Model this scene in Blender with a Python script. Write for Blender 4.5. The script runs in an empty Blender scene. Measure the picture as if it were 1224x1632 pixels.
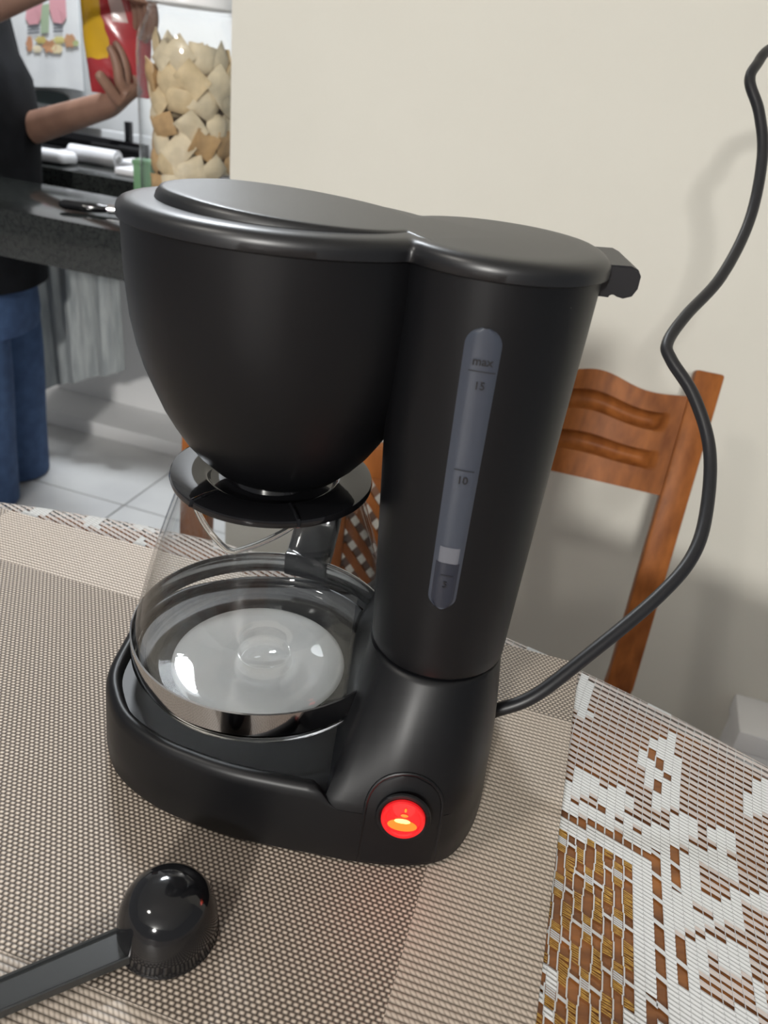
import bpy, bmesh, math, random
import numpy as np
from mathutils import Vector, Matrix
random.seed(7); rng = np.random.RandomState(7)
S = bpy.context.scene; COL = S.collection
pi = math.pi

# ------------------------------------------------------------------ camera
CAM = np.array([0, 0, .34]); FPX = 1250.; CX, CY = 612., 816.
_n = np.array([330 - CX, 3050 - CY, FPX]); _n /= np.linalg.norm(_n)
_f = np.array([0, 0, 1.]) - _n * _n[2]; _f /= np.linalg.norm(_f)
_r = np.cross(_n, _f); _r = _r if _r[0] > 0 else -_r
RW = np.array([_r, _f, -_n])                      # camera (right, down, forward) -> world
cd = bpy.data.cameras.new('camera'); cam = bpy.data.objects.new('camera', cd); COL.objects.link(cam)
cd.sensor_fit = 'VERTICAL'; cd.sensor_height = 36; cd.sensor_width = 27; cd.lens = FPX / 1632 * 36
M = Matrix.Identity(4)
for i in range(3):
    M[i][0] = RW[i, 0]; M[i][1] = -RW[i, 1]; M[i][2] = -RW[i, 2]; M[i][3] = CAM[i]
cam.matrix_world = M
cd.clip_start = .01; cd.clip_end = 60
cd.dof.use_dof = True; cd.dof.focus_distance = .41; cd.dof.aperture_fstop = 13.0
S.camera = cam

# ------------------------------------------------------------------ world, lights, exposure
w = bpy.data.worlds.new('world'); S.world = w; w.use_nodes = True
w.node_tree.nodes['Background'].inputs[0].default_value = (.92, .95, 1, 1)
w.node_tree.nodes['Background'].inputs[1].default_value = .24
def area(name, loc, target, size, power, col):
    l = bpy.data.lights.new(name, 'AREA'); l.shape = 'DISK'; l.size = size; l.energy = power; l.color = col
    o = bpy.data.objects.new(name, l); COL.objects.link(o); o.location = loc
    o.rotation_euler = (Vector(target) - Vector(loc)).to_track_quat('-Z', 'Y').to_euler(); return o
area('dining_lamp', (-1.15, -.45, 1.62), (0, .3, 0), .20, 9, (1, .95, .88))
area('hall_lamp', (-1.05, -3.7, 1.58), (.3, 1, 0), .34, 150, (1, .975, .935))
area('kitchen_lamp', (-.75, 2.05, 1.72), (-.75, 2.05, 0), .35, 43, (.90, .95, 1))
S.view_settings.view_transform = 'Standard'; S.view_settings.look = 'None'
S.view_settings.exposure = 0.0; S.view_settings.gamma = 1; S.view_settings.use_curve_mapping = False

# ------------------------------------------------------------------ helpers
def at(px, py, z=None, Y=None):
    """point of the place seen at photo position (px,py) on a level plane z or an upright plane Y"""
    d = RW @ np.array([px - CX, py - CY, FPX])
    t = (z - CAM[2]) / d[2] if z is not None else Y / d[1]
    return CAM + d * t
def mat(name, col, rough=.5, metal=0., spec=.5, **kw):
    m = bpy.data.materials.new(name); m.use_nodes = True
    b = m.node_tree.nodes['Principled BSDF']
    b.inputs['Base Color'].default_value = (*col, 1); b.inputs['Roughness'].default_value = rough
    b.inputs['Metallic'].default_value = metal; b.inputs['Specular IOR Level'].default_value = spec
    for k, v in kw.items(): b.inputs[k.replace('_', ' ')].default_value = v
    return m
def N(m, typ, **kw):
    n = m.node_tree.nodes.new(typ)
    for k, v in kw.items(): setattr(n, k, v)
    return n
def L(m, a, b): m.node_tree.links.new(a, b)
def bsdf(m): return m.node_tree.nodes['Principled BSDF']
def noisy(m, c1, c2, scale, detail=4, stretch=(1, 1, 1), bump=0., bscale=None, lo=.35, hi=.65):
    tc = N(m, 'ShaderNodeTexCoord'); mp = N(m, 'ShaderNodeMapping'); mp.inputs['Scale'].default_value = stretch
    L(m, tc.outputs['Object'], mp.inputs['Vector'])
    n = N(m, 'ShaderNodeTexNoise'); n.inputs['Scale'].default_value = scale; n.inputs['Detail'].default_value = detail
    L(m, mp.outputs[0], n.inputs['Vector'])
    r = N(m, 'ShaderNodeValToRGB'); r.color_ramp.elements[0].position = lo; r.color_ramp.elements[1].position = hi
    r.color_ramp.elements[0].color = (*c1, 1); r.color_ramp.elements[1].color = (*c2, 1)
    L(m, n.outputs[0], r.inputs[0]); L(m, r.outputs[0], bsdf(m).inputs['Base Color'])
    if bump:
        n2 = N(m, 'ShaderNodeTexNoise'); n2.inputs['Scale'].default_value = bscale or scale * 4; n2.inputs['Detail'].default_value = 3
        L(m, mp.outputs[0], n2.inputs['Vector'])
        b = N(m, 'ShaderNodeBump'); b.inputs['Strength'].default_value = bump; b.inputs['Distance'].default_value = .001
        L(m, n2.outputs[0], b.inputs['Height']); L(m, b.outputs[0], bsdf(m).inputs['Normal'])
    return m
def worigin(p):
    v = Vector((0, 0, 0))
    while p is not None: v = v + p.location; p = p.parent
    return v
def MO(name, V, F, m, parent=None, smooth=True, angle=40, loc=None):
    """link a mesh given in world coordinates (origin at its parent's base)"""
    base = worigin(parent) if parent else Vector(loc if loc is not None else (0, 0, 0))
    me = bpy.data.meshes.new(name)
    me.from_pydata([tuple(Vector(v) - base) for v in V], [], [tuple(f) for f in F])
    for mm in (m if isinstance(m, (list, tuple)) else [m]): me.materials.append(mm)
    return fin(name, me, parent, smooth, angle, base)
def fin(name, me, parent, smooth, angle, base):
    if smooth:
        me.polygons.foreach_set('use_smooth', [True] * len(me.polygons)); me.set_sharp_from_angle(angle=math.radians(angle))
    o = bpy.data.objects.new(name, me); COL.objects.link(o)
    if parent: o.parent = parent
    else: o.location = base
    return o
def BM(name, bm, m, parent=None, smooth=True, angle=40, loc=None, normals=True):
    if normals: bmesh.ops.recalc_face_normals(bm, faces=bm.faces)
    base = worigin(parent) if parent else Vector(loc if loc is not None else (0, 0, 0))
    bmesh.ops.translate(bm, verts=bm.verts, vec=-base)
    me = bpy.data.meshes.new(name); bm.to_mesh(me); bm.free()
    for mm in (m if isinstance(m, (list, tuple)) else [m]): me.materials.append(mm)
    return fin(name, me, parent, smooth, angle, base)
def tag(o, label=None, cat=None, group=None, kind=None):
    if label: o['label'] = label
    if cat: o['category'] = cat
    if group: o['group'] = group
    if kind: o['kind'] = kind
    return o
def empty(name, loc, label, cat, group=None):
    o = bpy.data.objects.new(name, None); COL.objects.link(o); o.location = loc; o.empty_display_size = .05
    return tag(o, label, cat, group)
def rotm(a): return Matrix.Rotation(a, 4, 'Z')
def addbox(bm, c, s, ang=0., bev=0., seg=2, mtx=None):
    """box centred at c with full size s turned by ang about Z"""
    g = bmesh.ops.create_cube(bm, size=1)['verts']
    X = Matrix.Translation(c) @ (mtx or rotm(ang)) @ Matrix.Diagonal((*s, 1))
    bmesh.ops.transform(bm, matrix=X, verts=g)
    if bev:
        es = list({e for v in g for e in v.link_edges})
        bmesh.ops.bevel(bm, geom=es, offset=bev, segments=seg, affect='EDGES', profile=.6)
def box(name, c, s, m, parent=None, ang=0., bev=.002, loc=None, mtx=None, seg=2):
    bm = bmesh.new(); addbox(bm, c, s, ang, bev, seg, mtx)
    return BM(name, bm, m, parent, loc=loc if loc is not None else (c[0], c[1], c[2] - s[2] / 2))
def lathe(prof, c, n=64, closed=False):
    V = []; F = []; k = len(prof)
    for i in range(n):
        a = 2 * pi * i / n
        for r, z in prof: V.append((c[0] + r * math.cos(a), c[1] + r * math.sin(a), z))
    for i in range(n):
        j = (i + 1) % n
        for q in range(k if closed else k - 1):
            q2 = (q + 1) % k
            F.append((i * k + q, j * k + q, j * k + q2, i * k + q2))
    return V, F
def LM(name, prof, c, m, parent, n=64, closed=False, angle=35):
    V, F = lathe(prof, c, n, closed); bm = bmesh.new()
    vs = [bm.verts.new(v) for v in V]
    for f in F:
        try: bm.faces.new([vs[i] for i in f])
        except ValueError: pass
    bmesh.ops.remove_doubles(bm, verts=bm.verts, dist=1e-6)
    return BM(name, bm, m, parent, angle=angle)
def loft(rings, cap0=True, cap1=True):
    n = len(rings[0]); V = [tuple(p) for r in rings for p in r]; F = []
    for k in range(len(rings) - 1):
        for i in range(n):
            j = (i + 1) % n; F.append((k * n + i, k * n + j, (k + 1) * n + j, (k + 1) * n + i))
    if cap0: F.append(tuple(range(n - 1, -1, -1)))
    if cap1: F.append(tuple(range((len(rings) - 1) * n, len(rings) * n)))
    return V, F
def catmull(P, per=8, closed=False):
    P = [np.array(p, float) for p in P]; n = len(P); out = []
    for i in range(n if closed else n - 1):
        a, b, c, d = (P[(i - 1) % n] if closed or i > 0 else 2 * P[0] - P[1]), P[i], P[(i + 1) % n], (P[(i + 2) % n] if closed or i + 2 < n else 2 * P[-1] - P[-2])
        for k in range(per):
            t = k / per
            out.append(.5 * ((2 * b) + (c - a) * t + (2 * a - 5 * b + 4 * c - d) * t * t + (3 * b - a - 3 * c + d) * t ** 3))
    if not closed: out.append(P[-1])
    return out
def tube(path, rad, n=12, flat=None):
    """rings along a path; rad number or list; flat=(a,b) scales the section"""
    path = [Vector(p) for p in path]; rings = []
    t0 = (path[1] - path[0]).normalized(); up = Vector((0, 0, 1)) if abs(t0.z) < .9 else Vector((1, 0, 0))
    nrm = (up - t0 * up.dot(t0)).normalized()
    for i, p in enumerate(path):
        t = (path[min(i + 1, len(path) - 1)] - path[max(i - 1, 0)]).normalized()
        nrm = (nrm - t * nrm.dot(t)).normalized(); b = t.cross(nrm)
        r = rad[i] if hasattr(rad, '__len__') else rad
        fa, fb = flat or (1, 1)
        rings.append([p + (nrm * math.cos(a) * fa + b * math.sin(a) * fb) * r for a in [2 * pi * q / n for q in range(n)]])
    return loft(rings)
def poly_ring(poly, c, n):
    """sample a closed outline by n rays from c (2-D)"""
    P = np.array(poly, float); Q = np.roll(P, -1, 0); out = []
    for i in range(n):
        a = 2 * pi * i / n; d = np.array([math.cos(a), math.sin(a)]); best = 0
        e = Q - P; den = d[0] * -e[:, 1] + e[:, 0] * d[1]; den = np.where(abs(den) < 1e-12, 1e-12, den)
        rh = P - c
        t = (rh[:, 0] * -e[:, 1] + e[:, 0] * rh[:, 1]) / den; s = (d[0] * rh[:, 1] - d[1] * rh[:, 0]) / den
        ok = (t > 0) & (s >= -1e-9) & (s <= 1 + 1e-9)
        out.append(t[ok].max() if ok.any() else 0)
    return np.array(out)
def prism(poly, z0, z1, bev=0.):
    bm = bmesh.new(); vs = [bm.verts.new((p[0], p[1], z0)) for p in poly]; f = bm.faces.new(vs)
    r = bmesh.ops.extrude_face_region(bm, geom=[f]); bmesh.ops.translate(bm, verts=[v for v in r['geom'] if isinstance(v, bmesh.types.BMVert)], vec=(0, 0, z1 - z0))
    if bev: bmesh.ops.bevel(bm, geom=list(bm.edges), offset=bev, segments=2, affect='EDGES')
    return bm
def text_part(name, s, size, m, parent, origin, xd, yd, depth=.00015):
    cu = bpy.data.curves.new(name, 'FONT'); cu.body = s; cu.size = size; cu.align_x = 'CENTER'; cu.align_y = 'CENTER'; cu.extrude = depth; cu.offset = size * .012
    t = bpy.data.objects.new(name, cu); COL.objects.link(t)
    bpy.context.view_layer.update()
    me = bpy.data.meshes.new_from_object(t.evaluated_get(bpy.context.evaluated_depsgraph_get()))
    bpy.data.objects.remove(t)
    xd = Vector(xd).normalized(); zd = xd.cross(Vector(yd)).normalized(); yd = zd.cross(xd)
    X = Matrix.Identity(4)
    for i in range(3): X[i][0], X[i][1], X[i][2], X[i][3] = xd[i], yd[i], zd[i], origin[i] - worigin(parent)[i]
    me.transform(X); me.materials.clear(); me.materials.append(m); me.name = name
    o = bpy.data.objects.new(name, me); COL.objects.link(o); o.parent = parent; return o
def inpoly(P, poly):
    x, y = P[:, 0], P[:, 1]; ins = np.zeros(len(P), bool); n = len(poly)
    for i in range(n):
        x1, y1 = poly[i]; x2, y2 = poly[(i + 1) % n]
        c = ((y1 > y) != (y2 > y)); xi = (x2 - x1) * (y - y1) / ((y2 - y1) if y2 != y1 else 1e-12) + x1
        ins ^= c & (x < xi)
    return ins

# ------------------------------------------------------------------ materials
m_wall = noisy(mat('cream_wall_paint', (.7, .66, .56), .75), (.630, .612, .545), (.660, .642, .575), 2.5, bump=.12, bscale=60)
m_white = noisy(mat('white_plaster', (.78, .78, .77), .6), (.76, .76, .76), (.8, .8, .8), 4)
m_ceil = mat('ceiling_paint', (.85, .85, .83), .8)
m_tile = noisy(mat('floor_tile_glaze', (.62, .62, .62), .25), (.60, .60, .60), (.68, .68, .67), 5)
m_grout = mat('grout', (.60, .60, .60), .9)
m_granite = noisy(mat('black_granite', (.03, .03, .03), .12), (.010, .011, .011), (.028, .031, .028), 160, detail=6, lo=.4, hi=.75)
m_black = mat('satin_black_plastic', (.0035, .0037, .0046), .40, spec=.31)
m_lidblk = mat('satin_black_lid_plastic', (.0055, .0058, .0070), .37, spec=.6)
m_gloss = mat('gloss_black_plastic', (.006, .006, .007), .06, spec=.5)
m_scoop = mat('polished_black_plastic', (.008, .008, .009), .09, spec=.5)
m_cord = mat('black_rubber_cord', (.009, .009, .011), .42)
m_steel = mat('polished_steel', (.62, .62, .63), .07, metal=1)
m_plate = noisy(mat('pale_warming_plate', (.72, .73, .73), 0.55), (.76, .78, .78), (.84, .85, .85), 25)
m_gauge = mat('milky_grey_gauge_plastic', (.040, .047, .064), .30)
m_gauge_d = mat('dark_gauge_water', (.018, .021, .032), .22)
m_gauge_l = mat('pale_gauge_float', (.12, .125, .145), .4)
m_ink = mat('black_ink', (.006, .006, .008), .5)
m_wood = noisy(mat('brown_table_wood', (.20, .08, .03), .22, spec=.5), (.11, .040, .014), (.29, .108, .028), 9, detail=6, stretch=(1, 9, 1))
m_chair = noisy(mat('reddish_chair_wood', (.30, .10, .03), .38, spec=.08), (.165, .052, .014), (.29, .100, .026), 10, detail=6, stretch=(7, 7, 1), lo=.3, hi=.7)
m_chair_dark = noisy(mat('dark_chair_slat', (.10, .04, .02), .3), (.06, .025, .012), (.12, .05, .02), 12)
def glassmat():
    m = bpy.data.materials.new('clear_carafe_glass'); m.use_nodes = True; nt = m.node_tree; nt.nodes.clear()
    o = nt.nodes.new('ShaderNodeOutputMaterial'); mx = nt.nodes.new('ShaderNodeMixShader'); lw = nt.nodes.new('ShaderNodeLayerWeight'); pw_ = nt.nodes.new('ShaderNodeMath'); pw_.operation = 'POWER'; ad = nt.nodes.new('ShaderNodeMath'); ad.operation = 'MULTIPLY_ADD'
    t = nt.nodes.new('ShaderNodeBsdfTransparent'); g = nt.nodes.new('ShaderNodeBsdfGlossy'); g.inputs['Roughness'].default_value = .02
    t.inputs[0].default_value = (.97, .975, .975, 1); lw.inputs[0].default_value = .5; pw_.inputs[1].default_value = 4.5; ad.inputs[1].default_value = .75; ad.inputs[2].default_value = .035; nt.links.new(lw.outputs['Facing'], pw_.inputs[0]); nt.links.new(pw_.outputs[0], ad.inputs[0])
    nt.links.new(ad.outputs[0], mx.inputs[0]); nt.links.new(t.outputs[0], mx.inputs[1]); nt.links.new(g.outputs[0], mx.inputs[2]); nt.links.new(mx.outputs[0], o.inputs[0])
    return m
m_glass = glassmat()
m_glassbase = mat('thick_carafe_glass', (1, 1, 1), .02); bsdf(m_glassbase).inputs['Transmission Weight'].default_value = 1; bsdf(m_glassbase).inputs['IOR'].default_value = 1.45
m_jar = glassmat(); m_jar.name = 'clear_jar_plastic'

# ------------------------------------------------------------------ setting: floor, walls, ceiling
FZ = -.80; RA = math.radians(-15)
E1 = np.array([math.cos(RA), math.sin(RA)]); E2 = np.array([-math.sin(RA), math.cos(RA)])
def uv(u, v, z=0.): p = E1 * u + E2 * v; return (p[0], p[1], z)
def ruv(x, y): return float(np.dot((x, y), E1)), float(np.dot((x, y), E2))
floor = box('floor', (0, .4, FZ - .03), (7, 8, .04), m_grout, ang=RA, bev=0); floor['kind'] = 'structure'
k = 0
for iu in range(-5, 5):
    for iv in range(0, 6):
        c = uv(iu * .52 + .1, iv * .52 + .35, FZ - .006)
        bm = bmesh.new(); addbox(bm, c, (.516, .516, .012), RA, .0015, 1); BM('tile', bm, m_tile, floor)
ceil = box('ceiling', (0, .4, 1.93), (7, 8, .1), m_ceil, ang=RA, bev=0); ceil['kind'] = 'structure'
wu, wv = ruv(-.3155, 1.35)
bm = bmesh.new(); addbox(bm, uv(wu + 1.2, wv + .05, .585), (2.4, .10, 2.67), RA, .004)
wall_r = BM('wall_back', bm, m_wall, None, loc=uv(wu, wv, FZ)); wall_r['kind'] = 'structure'
# kitchen back wall and low tiled plinth under the worktop
ku, kv = ruv(-.9, 2.80)
bm = bmesh.new(); addbox(bm, uv(ku, kv + .05, .585), (4.2, .1, 2.67), RA, 0)
wall_k = BM('wall_kitchen', bm, m_white, None, loc=uv(ku, kv, FZ)); wall_k['kind'] = 'structure'
su, sv = ruv(*at(193, 705, z=FZ)[:2])
bm = bmesh.new(); addbox(bm, uv(su, sv + .30, FZ + .024), (3.2, .60, .048), RA, .003)
pl = BM('trim_1', bm, m_white, None, loc=uv(su, sv, FZ)); pl['kind'] = 'structure'
bm = bmesh.new(); addbox(bm, uv(su, sv + .36, FZ + .048 + .33), (3.2, .36, .66), RA, .003)
kb = BM('wall_under_worktop', bm, m_white, None, loc=uv(su, sv, FZ)); kb['kind'] = 'structure'

# ------------------------------------------------------------------ dining table, lace cloth, placemat
TC = np.array([-.316, -.381]); TR = .936
tab = empty('dining_table', (TC[0], TC[1], FZ), 'round brown wooden dining table under the white lace cloth', 'table')
LM('tabletop', [(0, -.036), (TR - .012, -.036), (TR - .004, -.030), (TR - .004, -.010), (TR - .012, -.0036), (0, -.0036)], TC, m_wood, tab, n=160)
for k in range(4):
    a = pi / 4 + k * pi / 2; p = TC + np.array([math.cos(a), math.sin(a)]) * .55
    V, F = tube([(p[0], p[1], -.0365), (p[0], p[1], -.3), (p[0] + .02 * math.cos(a), p[1] + .02 * math.sin(a), FZ)], [.04, .035, .028], 16); MO('leg', V, F, m_wood, tab)

def pxpoly(pts): return [at(x, y, z=0.)[:2] for x, y in pts]
WHITE = [[(907,1240),(911,1216),(933,1217),(954,1234),(948,1258),(935,1265),(890,1265),(892,1247),(905,1245)],
 [(884,1270),(935,1272),(958,1279),(975,1291),(1003,1310),(1042,1325),(1060,1334),(1062,1348),(1040,1350),(1010,1333),(980,1315),(955,1303),(925,1295),(900,1287),(884,1284)],
 [(876,1295),(900,1300),(925,1307),(960,1322),(1000,1342),(1035,1355),(1044,1360),(1048,1385),(1017,1372),(1003,1366),(970,1348),(935,1335),(920,1325),(876,1312)],
 [(960,1250),(968,1242),(989,1247),(1007,1259),(1009,1269),(1006,1281),(994,1283),(1009,1293),(1031,1303),(1042,1309),(1061,1311),(1075,1314),(1064,1297),(1064,1286),(1101,1290),(1112,1297),(1110,1323),(1096,1329),(1094,1340),(1069,1338),(1042,1326),(1000,1306),(975,1288),(960,1276)],
 [(1128,1309),(1152,1312),(1179,1324),(1177,1352),(1165,1354),(1151,1351),(1139,1338),(1127,1332)],
 [(1041,1174),(1075,1163),(1075,1189),(1084,1207),(1078,1281),(1063,1285),(1041,1285),(1041,1266),(1030,1237),(1023,1211),(1027,1189)],
 [(1038,1115),(1060,1119),(1075,1133),(1058,1133),(1040,1124)], [(931,1067),(942,1072),(946,1100),(942,1136),(918,1136),(918,1087)],
 [(1200,1240),(1230,1230),(1230,1292),(1187,1290),(1190,1262)], [(838,1019),(852,1019),(874,1032),(867,1043),(838,1040)],
 [(803,1032),(832,1036),(830,1050),(801,1050)], [(880,1034),(902,1045),(896,1054),(876,1043)],
 [(1017,1366),(1034,1357),(1040,1385),(1044,1420),(1044,1480),(1044,1540),(1040,1590),(1030,1660),(1000,1660),(1008,1580),(1014,1520),(1018,1440)],
 [(1054,1340),(1068,1340),(1070,1390),(1075,1420),(1077,1470),(1077,1540),(1077,1660),(1060,1660),(1062,1500),(1061,1440),(1057,1390)],
 [(1087,1348),(1113,1343),(1137,1350),(1158,1360),(1176,1367),(1181,1398),(1168,1400),(1155,1388),(1137,1373),(1109,1373),(1113,1390),(1115,1408),(1129,1423),(1143,1428),(1160,1424),(1172,1415),(1200,1413),(1230,1411),(1230,1447),(1206,1445),(1188,1432),(1186,1465),(1175,1468),(1160,1466),(1145,1462),(1130,1448),(1102,1430),(1089,1417)],
 [(1075,1412),(1087,1417),(1102,1430),(1118,1444),(1132,1455),(1133,1470),(1120,1477),(1093,1480),(1075,1486)],
 [(1096,1492),(1111,1481),(1136,1484),(1152,1488),(1176,1501),(1192,1506),(1198,1548),(1189,1551),(1171,1542),(1154,1530),(1152,1513),(1138,1508),(1122,1517),(1125,1550),(1127,1573),(1142,1586),(1152,1599),(1189,1588),(1194,1602),(1203,1606),(1210,1680),(1160,1680),(1143,1632),(1129,1613),(1111,1595),(1096,1575)],
 [(1203,1557),(1230,1562),(1230,1608),(1205,1597)], [(1075,1575),(1094,1575),(1110,1597),(1128,1615),(1150,1660),(1075,1660)],
 [(842,1520),(856,1522),(869,1526),(887,1534),(882,1575),(863,1575),(864,1548),(853,1541),(836,1538)], [(826,1560),(862,1576),(860,1588),(824,1572)], [(818,1582),(878,1603),(903,1640),(886,1640),(866,1612),(816,1596)],
 [(31,815),(75,794),(96,797),(86,811),(51,821)], [(132,826),(143,815),(169,817),(159,835),(141,835)], [(135,805),(167,807),(174,816),(149,815)], [(178,813),(212,817),(198,829)], [(210,827),(235,819),(244,841),(216,839)], [(200,864),(235,849),(231,870)], [(-60,800),(-30,790),(-20,806),(-50,815)]]
HOLE = [[(1037,1188),(1052,1188),(1052,1201),(1037,1201)], [(1046,1206),(1058,1206),(1058,1216),(1046,1216)], [(1056,1223),(1072,1225),(1072,1237),(1056,1236)], [(1040,1239),(1057,1240),(1056,1254),(1040,1253)],
 [(920,1115),(931,1117),(931,1126),(918,1124)], [(933,1264),(946,1266),(946,1274),(933,1273)], [(958,1277),(972,1280),(972,1289),(958,1286)],
 [(882,1285),(900,1288),(925,1296),(955,1304),(980,1316),(1010,1334),(1040,1351),(1036,1358),(1000,1344),(960,1323),(925,1308),(900,1301),(878,1296)]]
WIDE = [[(1036,1356),(1052,1350),(1056,1390),(1060,1440),(1061,1500),(1060,1660),(1034,1660),(1044,1540),(1044,1440)],
 [(1067,1346),(1088,1349),(1090,1400),(1088,1415),(1071,1410)], [(1076,1487),(1096,1488),(1095,1574),(1077,1573)]]
GOLD = [(872,1308),(920,1322),(935,1332),(970,1346),(1003,1364),(1018,1372),(1019,1440),(1016,1500),(1010,1560),(1000,1680),(760,1680),(820,1640),(850,1440)]
def build_lace():
    e1 = np.array([.85, -.527]) * .0052; e2 = np.array([.20, .98]) * .0046
    def bend(j): j = np.clip(j, -10, 45); return np.stack([.0000155 * np.where(j > 0, j * j, 0.), np.zeros_like(j, float)], -1)
    O = at(1010, 1372, z=0.)[:2]
    I, J = np.meshgrid(np.arange(-420, 260), np.arange(-330, 200), indexing='ij'); I = I.ravel(); J = J.ravel()
    P = O + (I[:, None] + .5) * e1 + (J[:, None] + .5) * e2 + bend(J + .5)
    rad = np.linalg.norm(P - TC, axis=1)
    far = P[:, 1] - .3 * abs(P[:, 0])
    keep = (rad < TR + .12) & (P[:, 1] > -.35) & (P[:, 0] > -.85) & (P[:, 0] < .75)
    I, J, P = I[keep], J[keep], P[keep]
    kind = np.zeros(len(P), int)                                   # 0 net 1 filled 2 open 3 gold panel 4 wide ladder
    # repeating sprays where the cloth continues beyond the photograph
    ph = np.stack([np.mod(I + .5, 34) - 17, np.mod(J + .5 + 20 * (np.floor((I + .5) / 34) % 2), 40) - 20], 1)
    out = ((P[:, 0] > .36) | (P[:, 1] < .12) | (P[:, 0] < -.44))
    rr = np.hypot(ph[:, 0] * 1.1, ph[:, 1]); an = np.arctan2(ph[:, 1], ph[:, 0])
    kind[out & (rr < 9 + 4 * np.cos(5 * an)) & (rr > 3)] = 1
    seen = [pxpoly(q) for q in WHITE]
    for q in (pxpoly(GOLD),): kind[inpoly(P, q)] = 3
    for q in seen: kind[inpoly(P, q)] = 1
    for q in WIDE: kind[inpoly(P, pxpoly(q))] = 4
    for q in HOLE: kind[inpoly(P, pxpoly(q))] = 2
    V = []; F = []; MI = []
    def quad(i, j, a0, a1, b0, b1, mi, z=0., sk=0.):
        n = len(V)
        for a, b in ((a0, b0), (a1, b0 + sk), (a1, b1 + sk), (a0, b1)): V.append((i + a, j + b, z))
        F.append((n, n + 1, n + 2, n + 3)); MI.append(mi)
    for i, j, k in zip(I.tolist(), J.tolist(), kind.tolist()):
        jig = .05 * math.sin(i * 12.9 + j * 78.2)
        if k == 0:
            quad(i, j, -.035, .035, 0, 1, 0, .00045); quad(i, j, .04, .96, .44 + jig, .97 + jig, 1, .0002, -.06); quad(i, j, .05, .95, .90, .99, 0, .0005, -.10); quad(i, j, .05, .95, .36 + jig, .42 + jig, 0, .0005, -.04)
        elif k == 1:
            for q in (0, .5): quad(i, j, -.02, 1.02, q, q + .25, 0, 0.0, -.03); V[-1] = (*V[-1][:2], .0006); V[-2] = (*V[-2][:2], .0006); quad(i, j, -.02, 1.02, q + .25, q + .5, 0, .0006, -.03); V[-1] = (*V[-1][:2], 0.); V[-2] = (*V[-2][:2], 0.)
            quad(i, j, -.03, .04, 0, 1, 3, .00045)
        elif k == 2:
            quad(i, j, -.08, .08, 0, 1, 0, .0004)
        elif k == 4:
            if j % 3 == 0: quad(i, j, -.05, 1.05, .2, .75, 0, .0005, -.25)
        elif k == 3:
            wob = .10 * math.sin(j * 1.05 + i * 2.1)
            quad(i, j, -.07 + wob, .07 + wob, 0, 1, 0, .0006)
            g = i // 3; c = i % 3; r = (j + 3 * (g % 2)) % 6
            if c == 1:
                if r == 0:
                    for q in range(4): quad(i, j, .05, .95, .02 + q * .25, .20 + q * .25, 0, .0004, -.05)
                elif r in (1, 5):
                    for q in range(5): quad(i, j, .05, .95, .02 + q * .2, .14 + q * .2, 2, .0004, .08 * random.uniform(-1, 1))
            else:
                if r == 0 and c == 0: quad(i, j, .0, 1., .25, .65, 0, .0005, -.1)
                elif r == 0 and c == 2: quad(i, j, .0, 1., .45, .85, 0, .0005, -.1)
                elif r in (2, 3, 4) and not (r == 4 and c == 0):
                    for q in range(4): quad(i, j, .05, .95, .02 + q * .25, .16 + q * .25, 2, .0004, .15 * random.uniform(-1, 1))
    V = np.array(V); xy = O + V[:, :1] * e1 + V[:, 1:2] * e2 + bend(V[:, 1])
    d = xy - TC; r = np.linalg.norm(d, axis=1); R0 = TR - .006; b = .010; arc = b * pi / 2
    s = np.clip(r - R0, 0, None); th = np.clip(s / b, 0, pi / 2); drop = np.clip(s - arc, 0, None)
    aa = np.arctan2(d[:, 1], d[:, 0])
    rn = np.where(r > R0, R0 + b * np.sin(th) + drop * .12 * (1 + np.sin(aa * 46)), r)
    z = -.0030 - b * (1 - np.cos(th)) - drop + V[:, 2]
    xy = TC + d / r[:, None] * rn[:, None]
    me = bpy.data.meshes.new('lace_tablecloth'); me.from_pydata(np.c_[xy, z].tolist(), [], F)
    mw = mat('white_lace_thread', (.52, .525, .52), .85)
    ms = mat('sheer_lace_thread', (.62, .545, .50), .8); bsdf(ms).inputs['Alpha'].default_value = .86
    mg = noisy(mat('golden_lace_thread', (.48, .28, .05), .45), (.28, .145, .022), (.50, .29, .055), 400)
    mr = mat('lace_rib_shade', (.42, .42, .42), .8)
    for q in (mw, ms, mg, mr): me.materials.append(q)
    me.polygons.foreach_set('material_index', MI)
    o = bpy.data.objects.new('lace_tablecloth', me); COL.objects.link(o)
    return tag(o, 'white lace tablecloth with net ground, white scrolls and golden thread panel', 'tablecloth')
build_lace()

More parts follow.
